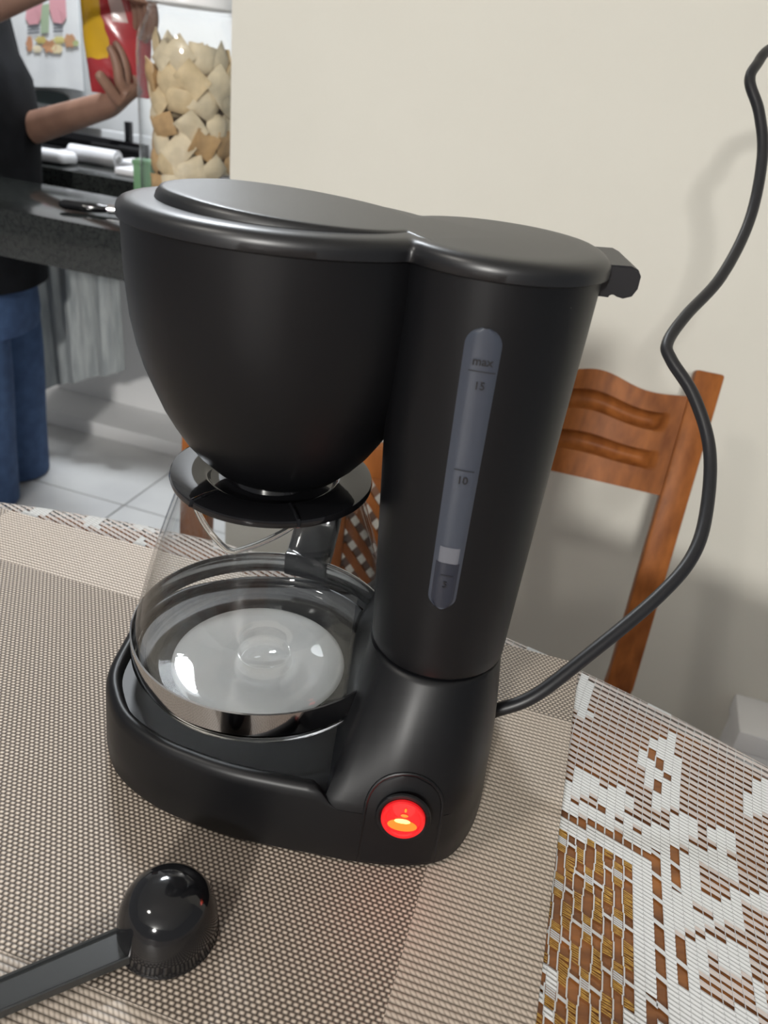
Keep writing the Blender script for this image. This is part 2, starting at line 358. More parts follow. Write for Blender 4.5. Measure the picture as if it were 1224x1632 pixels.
MC = np.array([.1476, .4333]); MU = np.array([-.9738, .2275]); MV = np.array([-.2275, -.9738]); ML, MW, MB = .522, .362, .0615
def matuv(u, v): return MC + MU * u + MV * v
def build_mat():
    m = mat('woven_beige_vinyl', (.5, .42, .33), .42)
    tc = N(m, 'ShaderNodeTexCoord'); sx = N(m, 'ShaderNodeSeparateXYZ'); L(m, tc.outputs['Object'], sx.inputs[0])
    def mth(op, a, b=None, c=None):
        n = N(m, 'ShaderNodeMath', operation=op)
        for i, v in enumerate((a, b, c)):
            if v is None: continue
            if isinstance(v, (int, float)): n.inputs[i].default_value = v
            else: L(m, v, n.inputs[i])
        return n.outputs[0]
    X, Y = sx.outputs[0], sx.outputs[1]                     # local: X along length, Y along depth
    def inside(v, a, b): return mth('MULTIPLY', mth('GREATER_THAN', v, a), mth('LESS_THAN', v, b))
    cu = inside(X, MB, ML - MB); cv = inside(Y, MB, MW - MB)
    centre = mth('MULTIPLY', cu, cv); corner = mth('MULTIPLY', mth('SUBTRACT', 1., cu), mth('SUBTRACT', 1., cv))
    plain = mth('MAXIMUM', centre, corner)
    p = .0021
    fx = mth('FRACT', mth('DIVIDE', X, .0030)); row = mth('FLOOR', mth('DIVIDE', Y, p)); fy = mth('FRACT', mth('DIVIDE', Y, p))
    off = mth('FRACT', mth('ADD', fx, mth('MULTIPLY', row, .5)))
    hx = mth('SINE', mth('MULTIPLY', off, pi)); hy = mth('SINE', mth('MULTIPLY', fy, pi))
    dots = mth('MULTIPLY', mth('POWER', hx, .8), mth('POWER', hy, .7))
    p2 = .0029
    fy2 = mth('FRACT', mth('DIVIDE', Y, p2)); st = mth('POWER', mth('SINE', mth('MULTIPLY', fy2, pi)), .6)
    tw = mth('FRACT', mth('ADD', mth('DIVIDE', X, .0026), mth('MULTIPLY', fy2, .8)))
    stripes = mth('MULTIPLY', st, mth('ADD', .60, mth('MULTIPLY', .40, mth('SINE', mth('MULTIPLY', tw, pi)))))
    mx = N(m, 'ShaderNodeMix', data_type='FLOAT'); L(m, plain, mx.inputs[0]); L(m, stripes, mx.inputs[2]); L(m, dots, mx.inputs[3])
    H = mx.outputs[0]
    r1 = N(m, 'ShaderNodeValToRGB'); r2 = N(m, 'ShaderNodeValToRGB')
    for r, cs in ((r1, ((.05, (.055, .043, .034)), (.5, (.21, .168, .135)), (.93, (.60, .52, .43)))), (r2, ((.05, (.075, .060, .047)), (.45, (.25, .205, .165)), (.93, (.58, .50, .42))))):
        e = r.color_ramp.elements; e[0].position, e[0].color = cs[0][0], (*cs[0][1], 1); e[1].position, e[1].color = cs[2][0], (*cs[2][1], 1)
        q = e.new(cs[1][0]); q.color = (*cs[1][1], 1); L(m, H, r.inputs[0])
    mc = N(m, 'ShaderNodeMix', data_type='RGBA'); L(m, plain, mc.inputs[0]); L(m, r2.outputs[0], mc.inputs[6]); L(m, r1.outputs[0], mc.inputs[7])
    L(m, mc.outputs[2], bsdf(m).inputs['Base Color'])
    bp = N(m, 'ShaderNodeBump'); bp.inputs['Strength'].default_value = .55; bp.inputs['Distance'].default_value = .0006; L(m, H, bp.inputs['Height']); L(m, bp.outputs[0], bsdf(m).inputs['Normal'])
    bm = bmesh.new(); addbox(bm, (ML / 2, MW / 2, -.0010), (ML, MW, .0020), 0, .0004, 1)
    me = bpy.data.meshes.new('placemat'); 
    # local X along the length, local Y towards the viewer; mirrored pair of axes so turn the box over
    bmesh.ops.recalc_face_normals(bm, faces=bm.faces); bm.to_mesh(me); bm.free(); me.materials.append(m)
    o = bpy.data.objects.new('placemat', me); COL.objects.link(o)
    X4 = Matrix.Identity(4)
    for i in range(2): X4[i][0] = MU[i]; X4[i][1] = MV[i]; X4[i][3] = MC[i]
    X4[2][3] = -.0004
    o.matrix_world = X4
    return tag(o, 'beige and brown woven placemat with striped borders under the coffee maker', 'placemat')
build_mat()

# ------------------------------------------------------------------ coffee maker
YC = .345; CC = np.array([-.060, YC])
cm = empty('coffee_maker', (0, YC, 0), 'black drip coffee maker with glass carafe and lit red switch', 'coffee maker')
half = [(-.1405, 0), (-.1395, -.025), (-.1335, -.0416), (-.1211, -.0595), (-.1001, -.0735), (-.0782, -.0815), (-.058, -.0865), (-.0353, -.0892), (-.0131, -.0908), (.0089, -.0921), (.0338, -.0906), (.0526, -.084), (.0645, -.067), (.0719, -.0439), (.0748, -.02), (.0752, 0)]
ctrl = half + [(x, -y) for x, y in reversed(half[1:-1])]
base_poly = [(p[0], p[1] + YC) for p in catmull(ctrl, 6, True)]
BCN = np.array([-.03, YC]); NB = 160
bd = poly_ring(base_poly, BCN, NB); ang = np.arange(NB) * 2 * pi / NB; bdir = np.c_[np.cos(ang), np.sin(ang)]
def bring(inset, z, d=bd, c=BCN, dr=bdir):
    out = []
    for i in range(len(d)):
        x = (c + dr[i] * d[i])[0]; k = np.clip((-.004 - x) / .012, 0, 1); k = k * k * (3 - 2 * k)
        ins = inset if z < .036 else inset * k + max(.0016, inset - .0060) * (1 - k)
        out.append((*(c + dr[i] * (d[i] - ins)), z * k + min(z, .0355) * (1 - k)))
    return out
# tray recess follows the carafe circle in front and stays shallow
rings = [bring(.004, .0015), bring(.001, .0018), bring(0, .004), bring(.0007, .020), bring(.0016, .0385), bring(.0024, .0425), bring(.0042, .0450), bring(.0068, .0455), bring(.0088, .0445), bring(.0098, .0415), bring(.0102, .0405)]
V, F = loft(rings); MO('base', V, F, m_black, cm, angle=50)
LM('warming_plate', [(0, .0418), (.0455, .0418), (.0475, .0414), (.0485, .0404)], CC, m_plate, cm)['label'] = 'pale metal warming plate'
# small rubber feet
for x, y in ((-.10, .30), (-.10, .39), (.045, .285), (.045, .405)): LM('foot', [(0, 0), (.007, 0), (.007, .0016), (0, .0016)], (x, y), m_cord, cm, n=16)
# skirt: base right part rising into the column
BR = -.0002
sk = [p for p in base_poly]
sk_poly = []
xc = -.0125
P = np.array(base_poly); n = len(P)
for i in range(n):
    a, b = P[i], P[(i + 1) % n]
    if a[0] >= xc: sk_poly.append(tuple(a))
    if (a[0] >= xc) != (b[0] >= xc):
        t = (xc - a[0]) / (b[0] - a[0]); sk_poly.append(tuple(a + t * (b - a)))
SC = np.array([.034, YC]); NS = 144; sang = np.arange(NS) * 2 * pi / NS; sdir = np.c_[np.cos(sang), np.sin(sang)]
YT = .3375
def stad(cx, hx, hy, YC=YT):
    pts = []
    for i in range(40): a = pi + pi * i / 39; pts.append((cx + hx * math.cos(a), YC - (hy - hx) + hx * math.sin(a)))
    for i in range(40): a = pi * i / 39; pts.append((cx + hx * math.cos(a), YC + (hy - hx) + hx * math.sin(a)))
    return pts
d0 = poly_ring(sk_poly, SC, NS) + BR
def cold(cx, hx, hy): return poly_ring([(x - cx + SC[0], y) for x, y in stad(cx, hx, hy)], SC, NS)
d1 = cold(.0345, .0330, .0545)
ZS = .0965
def skring(z):
    if z < .036: dd = d0 - .0016 * z / .036 ; return [(*(SC + sdir[i] * dd[i]), z) for i in range(NS)]
    t = (z - .036) / (ZS - .036); wgt = t ** 1.5; wl = 1 - (1 - t) ** 1.3
    out = []
    for i in range(NS):
        left = np.clip((-sdir[i, 0] - .15) / .5, 0, 1); ww = wgt * (1 - left) + wl * left
        dd = (d0[i] - .0016) * (1 - ww) + d1[i] * ww; out.append((*(SC + sdir[i] * dd), z))
    return out
V, F = loft([skring(z) for z in (.003, .012, .024, .036, .040, .045, .051, .058, .066, .074, .082, .089, .094, .0960)] + [[(*(SC + sdir[i] * (d1[i] - .0012)), ZS) for i in range(NS)]])
MO('column_foot', V, F, m_black, cm, angle=50)
def colring(z, ins=0.):
    t = max(z - ZS, 0) / (.28 - ZS); cx = .0345 - .0015 * t; hx = .0330 + .0098 * t ** 1.1; hy = .0545 - .0060 * t
    d = cold(cx, hx, hy) - ins; dx = cx - SC[0]
    return [(SC[0] + dx + sdir[i, 0] * d[i], YC + sdir[i, 1] * d[i], z) for i in range(NS)]
V, F = loft([colring(.0962, .0022), colring(.0972, .0015), colring(.0980, .0003), colring(.0990)] + [colring(z) for z in np.linspace(.105, .2795, 14)])
MO('water_tank', V, F, m_black, cm, angle=50)
# brew basket
bp_ = [(0, .1628), (.0195, .1630), (.0240, .1640), (.0300, .1672), (.0380, .1745), (.0440, .1815), (.0490, .1892), (.0535, .1972), (.0580, .2078), (.0615, .2165), (.0645, .2270), (.0668, .2390), (.0682, .2540), (.0688, .2680), (.0688, .2795), (0, .2795)]
BX = -.0545
V, F = lathe(bp_, (0, 0), 96); bm = bmesh.new(); vs = [bm.verts.new((BX + v[0], YT + .004 + v[1] * .78, v[2])) for v in V]; [bm.faces.new([vs[i] for i in f]) for f in F]
bmesh.ops.remove_doubles(bm, verts=bm.verts, dist=1e-6); BM('brew_basket', bm, m_black, cm)
# lid: figure of eight
LC = np.array([-.008, YT])
NL = 200; lang = np.arange(NL) * 2 * pi / NL; ldir = np.c_[np.cos(lang), np.sin(lang)]
circ = [(BX + .0702 * math.cos(a), YT + .003 + .0545 * math.sin(a)) for a in np.linspace(0, 2 * pi, 120, endpoint=False)]
dl = np.maximum(poly_ring(circ, LC, NL), poly_ring(stad(.0335, .0448, .0500), LC, NL))
ker = np.array([1, 2, 3, 2, 1.]); ker /= ker.sum()
dl = sum(kk * np.roll(dl, s - 2) for s, kk in enumerate(ker))
def lring(ins, z):
    return [(*(LC + ldir[i] * (dl[i] - ins)), z) for i in range(NL)]
V, F = loft([lring(.004, .2790), lring(.0008, .2790), lring(0, .2795), lring(0, .2826), lring(.0006, .2843), lring(.0020, .2857), lring(.0045, .2867), lring(.0080, .2871), lring(.014, .2873)])
lid = MO('lid', V, F, m_lidblk, cm, angle=50)
def fring(ins, top):
    out = []
    for i in range(NL):
        p = LC + ldir[i] * (dl[i] - ins); hgt = np.clip((.012 - p[0]) / .10, 0, 1)
        out.append((p[0], p[1],   .2868 + (.0048 * hgt + .0002) * top))
    return out
V, F = loft([fring(.0155, 0), fring(.0163, .5), fring(.0180, .93), fring(.0196, 1), fring(.024, 1)])
MO('lid_flap', V, F, m_lidblk, lid, angle=50)
# hinge at the back of the lid
prof = [(.0735, .2825), (.0870, .2832), (.0902, .2820), (.0918, .2796), (.0918, .2745), (.0902, .2713), (.0868, .2700), (.0840, .2705), (.0815, .2722), (.0808, .2698), (.0765, .2698), (.0740, .2740)]
rings = [[(x, y, z) for x, z in prof] for y in (.331, .372)]
V, F = loft(rings); bm = bmesh.new(); vs = [bm.verts.new(v) for v in V]; [bm.faces.new([vs[i] for i in f]) for f in F]
bmesh.ops.bevel(bm, geom=[e for e in bm.edges if abs(e.verts[0].co.y - e.verts[1].co.y) < 1e-6], offset=.0006, segments=2, affect='EDGES')
BM('lid_hinge', bm, m_cord, cm)
# water gauge
def colfront(x, z):
    t = max(z - ZS, 0) / (.28 - ZS); cx = .0345 - .0015 * t; hx = .0330 + .0098 * t ** 1.1; hy = .0545 - .0060 * t
    return YT - (hy - hx) - math.sqrt(max(hx * hx - (x - cx) ** 2, 0))
GX0, GX1 = .0300, .0290
def gcx(z): return GX0 + (GX1 - GX0) * (z - .138) / .125
def ghw(z):
    w = .0061 + .0010 * (z - .138) / .125
    e = min(z - .1375, .2625 - z); 
    return w * math.sqrt(max(1 - (1 - min(e / w, 1)) ** 2, 0)) if e < w else w
def gstrip(name, z0, z1, m, lift, parent, shrink=0., frame=False):
    zs = np.linspace(z0, z1, max(int((z1 - z0) / .0012), 3)); V = []; F = []; nx = 9
    for z in zs:
        hw = max(ghw(z) - shrink, .0001)
        for q in range(nx):
            x = gcx(z) + hw * (2 * q / (nx - 1) - 1); e = abs(2 * q / (nx - 1) - 1)
            V.append((x, colfront(x, z) - lift * (1 - e ** 6) , z))
    for i in range(len(zs) - 1):
        for q in range(nx - 1): F.append((i * nx + q, i * nx + q + 1, (i + 1) * nx + q + 1, (i + 1) * nx + q))
    return MO(name, V, F, m, parent)
g = gstrip('water_gauge', .1376, .2624, m_gauge, .0012, cm); g['label'] = 'grey translucent water level window'
gstrip('gauge_water', .1385, .1615, m_gauge_d, .0014, g, .0002); gstrip('gauge_float', .1613, .1690, m_gauge_l, .0015, g, .0009)
def gtext(s, x, z, size):
    y = colfront(x, z) - .0016; text_part('gauge_mark', s, size, m_ink, g, (x, y, z), (1, -.02 - (x - .0335) * 0, 0), (0, 0, 1))
gtext('max', .0297, .2500, .0047); gtext('15', .0300, .2405, .0044); gtext('10', .0298, .2005, .0046); gtext('5', .0300, .1505, .0044)
for z, x0, x1 in ((.2462, .0248, .0352), (.2050, .0258, .0340), (.1552, .0275, .0330)):
    V = []; 
    for x in np.linspace(x0, x1, 6):
        y = colfront(x, z) - .0016
        V += [(x, y, z - .00022), (x, y, z + .00022)]
    MO('gauge_line', V, [(2 * i, 2 * i + 2, 2 * i + 3, 2 * i + 1) for i in range(5)], m_ink, g)
# switch panel with arched rim
def frontat(x, z):
    """front surface of the foot at (x,z) by walking its rings"""
    r = np.array(skring(z))[:, :2]; r = r[r[:, 1] < YC]; o = np.argsort(r[:, 0]); return float(np.interp(x, r[o, 0], r[o, 1]))
SX = .0270; pw = .0182; zt = .0490
arch = [(SX - pw - .0010, .003)] + [(SX - pw - .001 * (1 - k / 4), .003 + k * .0095) for k in range(1, 4)]
arch += [(SX + pw * math.cos(a), .0395 + .0185 * math.sin(a)) for a in np.linspace(pi, 0, 19)]
arch += [(SX + pw + .001 * (1 - k / 4), .003 + k * .0095) for k in (3, 2, 1)] + [(SX + pw + .0010, .003)]
path = [(x, frontat(x, z) + .0002, z) for x, z in arch]
V, F = tube(path, [.0010 if i not in (0, len(path) - 1) else .0006 for i in range(len(path))], 8); MO('switch_surround', V, F, m_black, cm)
# inset panel
V = []; F = []; nz, nx = 14, 13
for a in range(nz):
    z = .0050 + a * (.0572 - .0050) / (nz - 1); hw = pw - .0008 if z < .0395 else (pw - .0008) * math.sqrt(max(1 - ((z - .0395) / .0180) ** 2, .0004))
    for b in range(nx): x = SX + hw * (2 * b / (nx - 1) - 1); V.append((x, frontat(x, z) - .0006, z))
for a in range(nz - 1):
    for b in range(nx - 1): F.append((a * nx + b, a * nx + b + 1, (a + 1) * nx + b + 1, (a + 1) * nx + b))
MO('switch_panel', V, F, m_black, cm)
SZ = .0375; fy = frontat(SX, SZ); slope = (frontat(SX, SZ + .008) - frontat(SX, SZ - .008)) / .016
nrm = Vector((-.05, -1, slope)).normalized(); tx = Vector((1, 0, 0)); tx = (tx - nrm * tx.dot(nrm)).normalized(); tz = nrm.cross(tx); tz = tz if tz.z > 0 else -tz
def swl(name, prof, m, parent, n=48, sx=1., sz=1.05):
    V = []; F = []; k = len(prof); o = Vector((SX, fy, SZ))
    for i in range(n):
        a = 2 * pi * i / n
        for r, h in prof: V.append(o + tx * (r * math.cos(a) * sx) + tz * (r * math.sin(a) * sz) + nrm * h)
    for i in range(n):
        j = (i + 1) % n
        for q in range(k - 1): F.append((i * k + q, j * k + q, j * k + q + 1, i * k + q + 1))
    bm = bmesh.new(); vs = [bm.verts.new(v) for v in V]
    for f in F: bm.faces.new([vs[i] for i in f])
    bmesh.ops.remove_doubles(bm, verts=bm.verts, dist=1e-6)
    return BM(name, bm, m, parent)
sw = swl('power_switch', [(.0095, .0008), (.0126, .0008), (.0132, .0016), (.0128, .0026), (.0116, .0030), (.0106, .0026), (.0104, .0008)], m_black, cm)
m_red = mat('lit_red_lens', (.35, .008, .010), .12); bsdf(m_red).inputs['Transmission Weight'].default_value = .0
tc = N(m_red, 'ShaderNodeTexCoord'); 
m_glow = mat('lit_orange_filament', (.4, .05, .01), .3); bsdf(m_glow).inputs['Emission Color'].default_value = (1, .17, .012, 1); bsdf(m_glow).inputs['Emission Strength'].default_value = 1.5
m_core = mat('lit_bulb_core', (.5, .2, .05), .3); bsdf(m_core).inputs['Emission Color'].default_value = (1, .60, .16, 1); bsdf(m_core).inputs['Emission Strength'].default_value = 2.6
bsdf(m_red).inputs['Emission Color'].default_value = (1, .014, .018, 1); bsdf(m_red).inputs['Emission Strength'].default_value = .5
ln = swl('switch_lens', [(.0104, .0010), (.0104, .0038), (.0098, .0044), (.0086, .0044), (.0080, .0038), (0, .0036)], m_red, sw); ln['label'] = 'glowing red switch lens'
def swpatch(name, cx, cz, rx, rz, m, h):
    o = Vector((SX, fy, SZ)); V = [o + tx * (cx + rx * math.cos(a)) + tz * (cz + rz * math.sin(a)) + nrm * h for a in np.linspace(0, 2 * pi, 28, endpoint=False)] + [o + tx * cx + tz * cz + nrm * (h + .0004)]
    return MO(name, V, [(i, (i + 1) % 28, 28) for i in range(28)], m, sw)
swpatch('lamp_glow', 0, -.0030, .0070, .0034, m_glow, .0039); swpatch('lamp_filament', -.0002, -.0004, .0038, .0014, m_core, .0041); swpatch('lamp_filament', .0004, .0030, .0018, .0009, m_glow, .0041); swpatch('lamp_filament', .0006, .0062, .0006, .0012, m_glow, .0041)
pl_ = bpy.data.lights.new('switch_lamp', 'POINT'); pl_.energy = .008; pl_.color = (1, .10, .08); pl_.shadow_soft_size = .006
plo = bpy.data.objects.new('switch_lamp', pl_); COL.objects.link(plo); plo.location = Vector((SX, fy, SZ)) + nrm * .012
# carafe
KC = np.array([-.0570, YC])
cf_o = [(0, .0442), (.050, .0438), (.058, .0436), (.0632, .0446), (.0672, .0478), (.0698, .0530), (.0706, .0590), (.0704, .0660), (.0690, .0740), (.0660, .0870), (.0620, .1030), (.0575, .1190), (.0530, .1330), (.0490, .1450), (.0465, .1530), (.0458, .1585)]
cf_i = [(.0440, .1585), (.0447, .1528), (.0472, .1442), (.0512, .1322), (.0557, .1182), (.0602, .1022), (.0642, .0862), (.0672, .0736), (.0684, .0660), (.0683, .0600), (.0670, .0545), (.0640, .0505), (.0600, .0490), (.0540, .0482), (.0165, .0480), (.0152, .0494), (.0140, .0495), (.0128, .0484), (0, .0484)]
def spout(v):
    x, y, z = v; dx, dy = x - KC[0], y - KC[1]; r = math.hypot(dx, dy)
    if r < 1e-6 or z < .125: return v
    a = math.atan2(dx, -dy) + .16; s = max(0, min(1, (z - .125) / .033)); s = s * s * (3 - 2 * s)
    gq = max(0, 1 - abs(a) / .55); k = 1 + (.0085 * gq * s) / r
    return (KC[0] + dx * k, KC[1] + dy * k, z - .011 * gq * s)
def carafe_part(name, prof, m, closed=False):
    V, F = lathe(prof, KC, 96, closed); V = [spout(v) for v in V]
    bm = bmesh.new(); vs = [bm.verts.new(v) for v in V]
    for f in F: bm.faces.new([vs[i] for i in f])
    bmesh.ops.remove_doubles(bm, verts=bm.verts, dist=1e-6); bmesh.ops.recalc_face_normals(bm, faces=bm.faces)
    return bm
kf = empty('carafe', (KC[0], KC[1], .0436), 'clear glass carafe with black lid standing on the coffee maker', 'carafe')
bm = carafe_part('glass', cf_o + cf_i, m_glass)
for f in bm.faces:
    if f.calc_center_median().z < .0545: f.material_index = 1
BM('glass_body', bm, [m_glass, m_glassbase], kf, normals=False, angle=60)
rp = [spout((KC[0] + .0449 * math.cos(a_), KC[1] + .0449 * math.sin(a_), .1585)) for a_ in np.linspace(0, 2 * pi, 97)]
V, F = tube(rp, .0014, 10); MO('glass_rim', V, F, m_glassbase, kf)
LM('steel_band', [(.0709, .0565), (.0717, .0568), (.0717, .0702), (.0709, .0705), (.0707, .0702), (.0707, .0568), (.0709, .0565)], KC, m_steel, kf, n=96)
# handle on the far side
ha = math.radians(80); hd = Vector((math.cos(ha), math.sin(ha), 0))
hp = catmull([KC.tolist() + [.1590]] * 0 + [tuple(Vector((KC[0], KC[1], .1565)) + hd * .047), tuple(Vector((KC[0], KC[1], .1560)) + hd * .066), tuple(Vector((KC[0], KC[1], .1450)) + hd * .090), tuple(Vector((KC[0], KC[1], .1150)) + hd * .098), tuple(Vector((KC[0], KC[1], .0860)) + hd * .092), tuple(Vector((KC[0], KC[1], .0640)) + hd * .074)], 6)
hs = hd.cross(Vector((0, 0, 1))); rings = []
for i, p in enumerate(hp):
    p = Vector(p); t = (Vector(hp[min(i + 1, len(hp) - 1)]) - Vector(hp[max(i - 1, 0)])).normalized(); nn = t.cross(hs).normalized()
    rings.append([p + hs * (.0145 * math.copysign(abs(math.cos(a)) ** .5, math.cos(a))) + nn * (.0052 * math.copysign(abs(math.sin(a)) ** .6, math.sin(a))) for a in np.linspace(0, 2 * pi, 20, endpoint=False)])
V, F = loft(rings); MO('handle', V, F, m_gloss, kf)
pc = Vector((KC[0], KC[1], .0635)) + hd * .0735
box('band_clip', pc, (.010, .028, .016), m_gloss, kf, ang=ha, bev=.0015)
ZL = .1588
cl = LM('carafe_lid', [(0, ZL + .0005), (.0478, ZL + .0005), (.0492, ZL + .0012), (.0496, ZL + .0030), (.0490, ZL + .0046), (.0475, ZL + .0050), (.0335, ZL + .0050), (.0320, ZL + .0044), (.0300, ZL + .0018), (.0280, ZL + .0014), (.0225, ZL + .0016), (.0205, ZL + .0020), (.0195, ZL + .0040), (.0180, ZL + .0046), (.010, ZL + .0042), (0, ZL + .0040)], KC, m_gloss, kf, n=96)
for a in (math.radians(-127), math.radians(-66)):
    d = Vector((math.cos(a), math.sin(a), 0)); V, F = tube([Vector((KC[0], KC[1], ZL + .0050)) + d * .034, Vector((KC[0], KC[1], ZL + .0054)) + d * .042, Vector((KC[0], KC[1], ZL + .0048)) + d * .0488, Vector((KC[0], KC[1], ZL + .0020)) + d * .0500], [.0008, .0009, .0010, .0008], 8); MO('lid_tab', V, F, m_gloss, cl)
box('lid_hinge', Vector((KC[0], KC[1], ZL + .002)) + hd * .050, (.012, .026, .008), m_gloss, cl, ang=ha, bev=.002)
# power cord
cpts = [((760, 1140), .452), ((790, 1132), .449), ((850, 1110), .445), ((930, 1050), .447), ((1050, 950), .455), ((1107, 880), .465), ((1128, 800), .48), ((1130, 710), .495), ((1105, 630), .505), ((1070, 574), .515), ((1064, 546), .522), ((1093, 503), .535), ((1150, 440), .555), ((1195, 350), .575), ((1215, 250), .585), ((1210, 180), .59), ((1195, 130), .595), ((1206, 103), .60), ((1235, 75), .615), ((1320, 60), .68)]
path = [tuple(CAM + RW @ np.array([p[0] - CX, p[1] - CY, FPX]) * d / FPX) for p, d in cpts]
qx = .74; qy = 1.35 - math.tan(math.radians(15)) * (qx + .3155); wn = Vector((-E2[0], -E2[1], 0)); pw0 = Vector((qx, qy, .36))
V, F = tube(catmull([(.055, .352, .050)] + path + [tuple(pw0 + wn * .10 + Vector((0, 0, .03))), tuple(pw0 + wn * .036)], 8), .0040, 14); MO('power_cord', V, F, m_cord, cm)
V, F = tube([pw0 + wn * .045, pw0 + wn * .036, pw0 + wn * .030, pw0 + wn * .008, pw0 + wn * .002], [.0055, .0075, .012, .0165, .0165], 20); MO('plug', V, F, m_cord, cm)

# ------------------------------------------------------------------ measuring scoop
sc = empty('measuring_scoop', (-.0715, .2085, .0004), 'glossy black measuring scoop lying upside down on the placemat', 'scoop')
sp = [(r * .87, z * .87) for r, z in [(.0236, .0006), (.0252, .0006), (.0254, .0018), (.0247, .0032), (.0247, .0090), (.0242, .0150), (.0226, .0215), (.0196, .0275), (.0152, .0322), (.0095, .0349), (.0040, .0356), (0, .0357)]]
LM('bowl', sp + [(r * .87, z * .87) for r, z in [(0, .0342), (.0090, .0334), (.0142, .0308), (.0184, .0264), (.0213, .0208), (.0228, .0148), (.0233, .0088), (.0236, .0006)]], (-.0715, .2085), m_scoop, sc, n=72)
p0 = np.array([-.0845, .1975]); p1 = at(-60, 1612, z=.006)[:2]; hd2 = (p1 - p0) / np.linalg.norm(p1 - p0); hn = np.array([-hd2[1], hd2[0]])
Lh = .105; z0 = .0075; z1 = .0045
rings = []
pr = [(-.0078, -.0030), (.0078, -.0030), (.0078, .0012), (.0072, .0016), (.0066, .0012), (.0062, .0002), (-.0062, .0002), (-.0066, .0012), (-.0072, .0016), (-.0078, .0012)]
for t in np.linspace(-.004, Lh, 14):
    s = 1 - .15 * max(t, 0) / Lh; zz = z0 + (z1 - z0) * max(t, 0) / Lh; c = p0 + hd2 * t
    if t > Lh - .006: s *= .8
    rings.append([(*(c + hn * a * s), zz + b) for a, b in pr])
V, F = loft(rings); MO('handle', V, F, mat('black_handle_plastic', (.022, .024, .025), .30, spec=.7), sc, angle=30)

# ------------------------------------------------------------------ chairs
def chair_base(name, c, ang_, label, group, recl=.14):
    r = empty(name, (c[0], c[1], FZ), label, 'chair', group); return r
def bar(p, q, a, b, n=1, axis=(1, 0, 0), bev=.004):
    """square bar from p to q, width a along axis, depth b"""
    p, q = Vector(p), Vector(q); t = (q - p).normalized(); ax = Vector(axis); ax = (ax - t * ax.dot(t)).normalized(); bx = t.cross(ax)
    X = Matrix.Identity(4)
    for i in range(3): X[i][0], X[i][1], X[i][2] = ax[i], bx[i], t[i]
    bm = bmesh.new(); addbox(bm, (p + q) / 2, (a, b, (q - p).length), 0, bev, 2, mtx=X); return bm
c1 = chair_base('dining_chair', (.2, .85), 0, 'reddish wooden dining chair with grooved curved back rail by cream wall', 'wooden dining chairs')
CA = math.radians(-13); ca = Vector((math.cos(CA), math.sin(CA), 0))
tR = Vector(at(1130, 594, Y=1.0)); tR_b = Vector(at(992, 1072, Y=.865)); W_ = .27
tL = tR - ca * W_; tL_b = tR_b - ca * W_
def post(top, mid, nm, par):
    low = Vector((mid.x, mid.y + .02, FZ)); t = (top - mid).normalized()
    BMq = bar(mid - t * .02, top, .036, .030, axis=ca); BM(nm, BMq, m_chair, par)
    BM('rear_leg', bar(low, mid, .036, .032, axis=ca), m_chair, par)
post(tR, tR_b, 'back_post', c1); post(tL, tL_b, 'back_post', c1)
# curved grooved rail
def rail():
    nx, nz = 60, 64; ax = ca; tt = (tR - tR_b).normalized(); back = ax.cross(tt).normalized(); 
    if back.y > 0: back = -back                                       # towards viewer
    V = []; F = []
    def ztop(u): return -.034 + .012 * (math.cos((u - .5) * 2 * pi) * .5 + .5) ** 3 - .005 * math.sin(2 * pi * u) ** 2 + .0 * (math.cos((u - .5) * 2 * pi) * .5 + .5) ** 1.6
    zb = -.168
    for side in (0, 1):
        for a in range(nx + 1):
            u = a / nx
            for b in range(nz + 1):
                v = b / nz; h = zb + (ztop(u) - zb) * v
                off = -.018 * math.sin(pi * u)
                p = tL + ax * (u * W_) + tt * h + back * off
                if side == 0:
                    g_ = 0
                    for gv, du in ((.72, .0), (.33, .0)):
                        arcu = abs(u - .5) / .315
                        if arcu < 1.15:
                            end = max(0, min(1, (1.12 - arcu) / .10)) ** .5; g_ = max(g_, end * max(0, 1 - abs((v - gv) / .090) ** 2.2) ** .6)
                    p = p + back * (.014 - .0145 * g_)
                else: p = p - back * .010
                V.append(p)
    n1 = (nx + 1) * (nz + 1); idx = lambda s, a, b: s * n1 + a * (nz + 1) + b
    for a in range(nx):
        for b in range(nz):
            F.append((idx(0, a, b), idx(0, a + 1, b), idx(0, a + 1, b + 1), idx(0, a, b + 1))); F.append((idx(1, a, b), idx(1, a, b + 1), idx(1, a + 1, b + 1), idx(1, a + 1, b)))
        F.append((idx(0, a, nz), idx(0, a + 1, nz), idx(1, a + 1, nz), idx(1, a, nz))); F.append((idx(0, a, 0), idx(1, a, 0), idx(1, a + 1, 0), idx(0, a + 1, 0)))
    return MO('back_rail', V, F, m_chair, c1, angle=60)
rail()
def seat_legs(par, bl, br, depth, zs=-.42, front=-1):
    bl, br = Vector(bl), Vector(br); ax = (br - bl).normalized(); fw_ = Vector((ax.y, -ax.x, 0)); fw_.normalize()
    c = (bl + br) / 2 + fw_ * (depth / 2); c.z = zs
    a_ = math.atan2(ax.y, ax.x)
    box('seat', c, ((br - bl).length - .045, depth, .03), m_chair, par, ang=a_, bev=.006)
    for s in (0, 1):
        p = (bl + ax * .045 if s == 0 else br - ax * .045) + fw_ * (depth - .03); BM('front_leg', bar((p.x, p.y, FZ), (p.x, p.y, zs - .016), .034, .034, axis=ax), m_chair, par)
seat_legs(c1, tL_b + Vector((0, -.03, 0)), tR_b + Vector((0, -.03, 0)), .30)
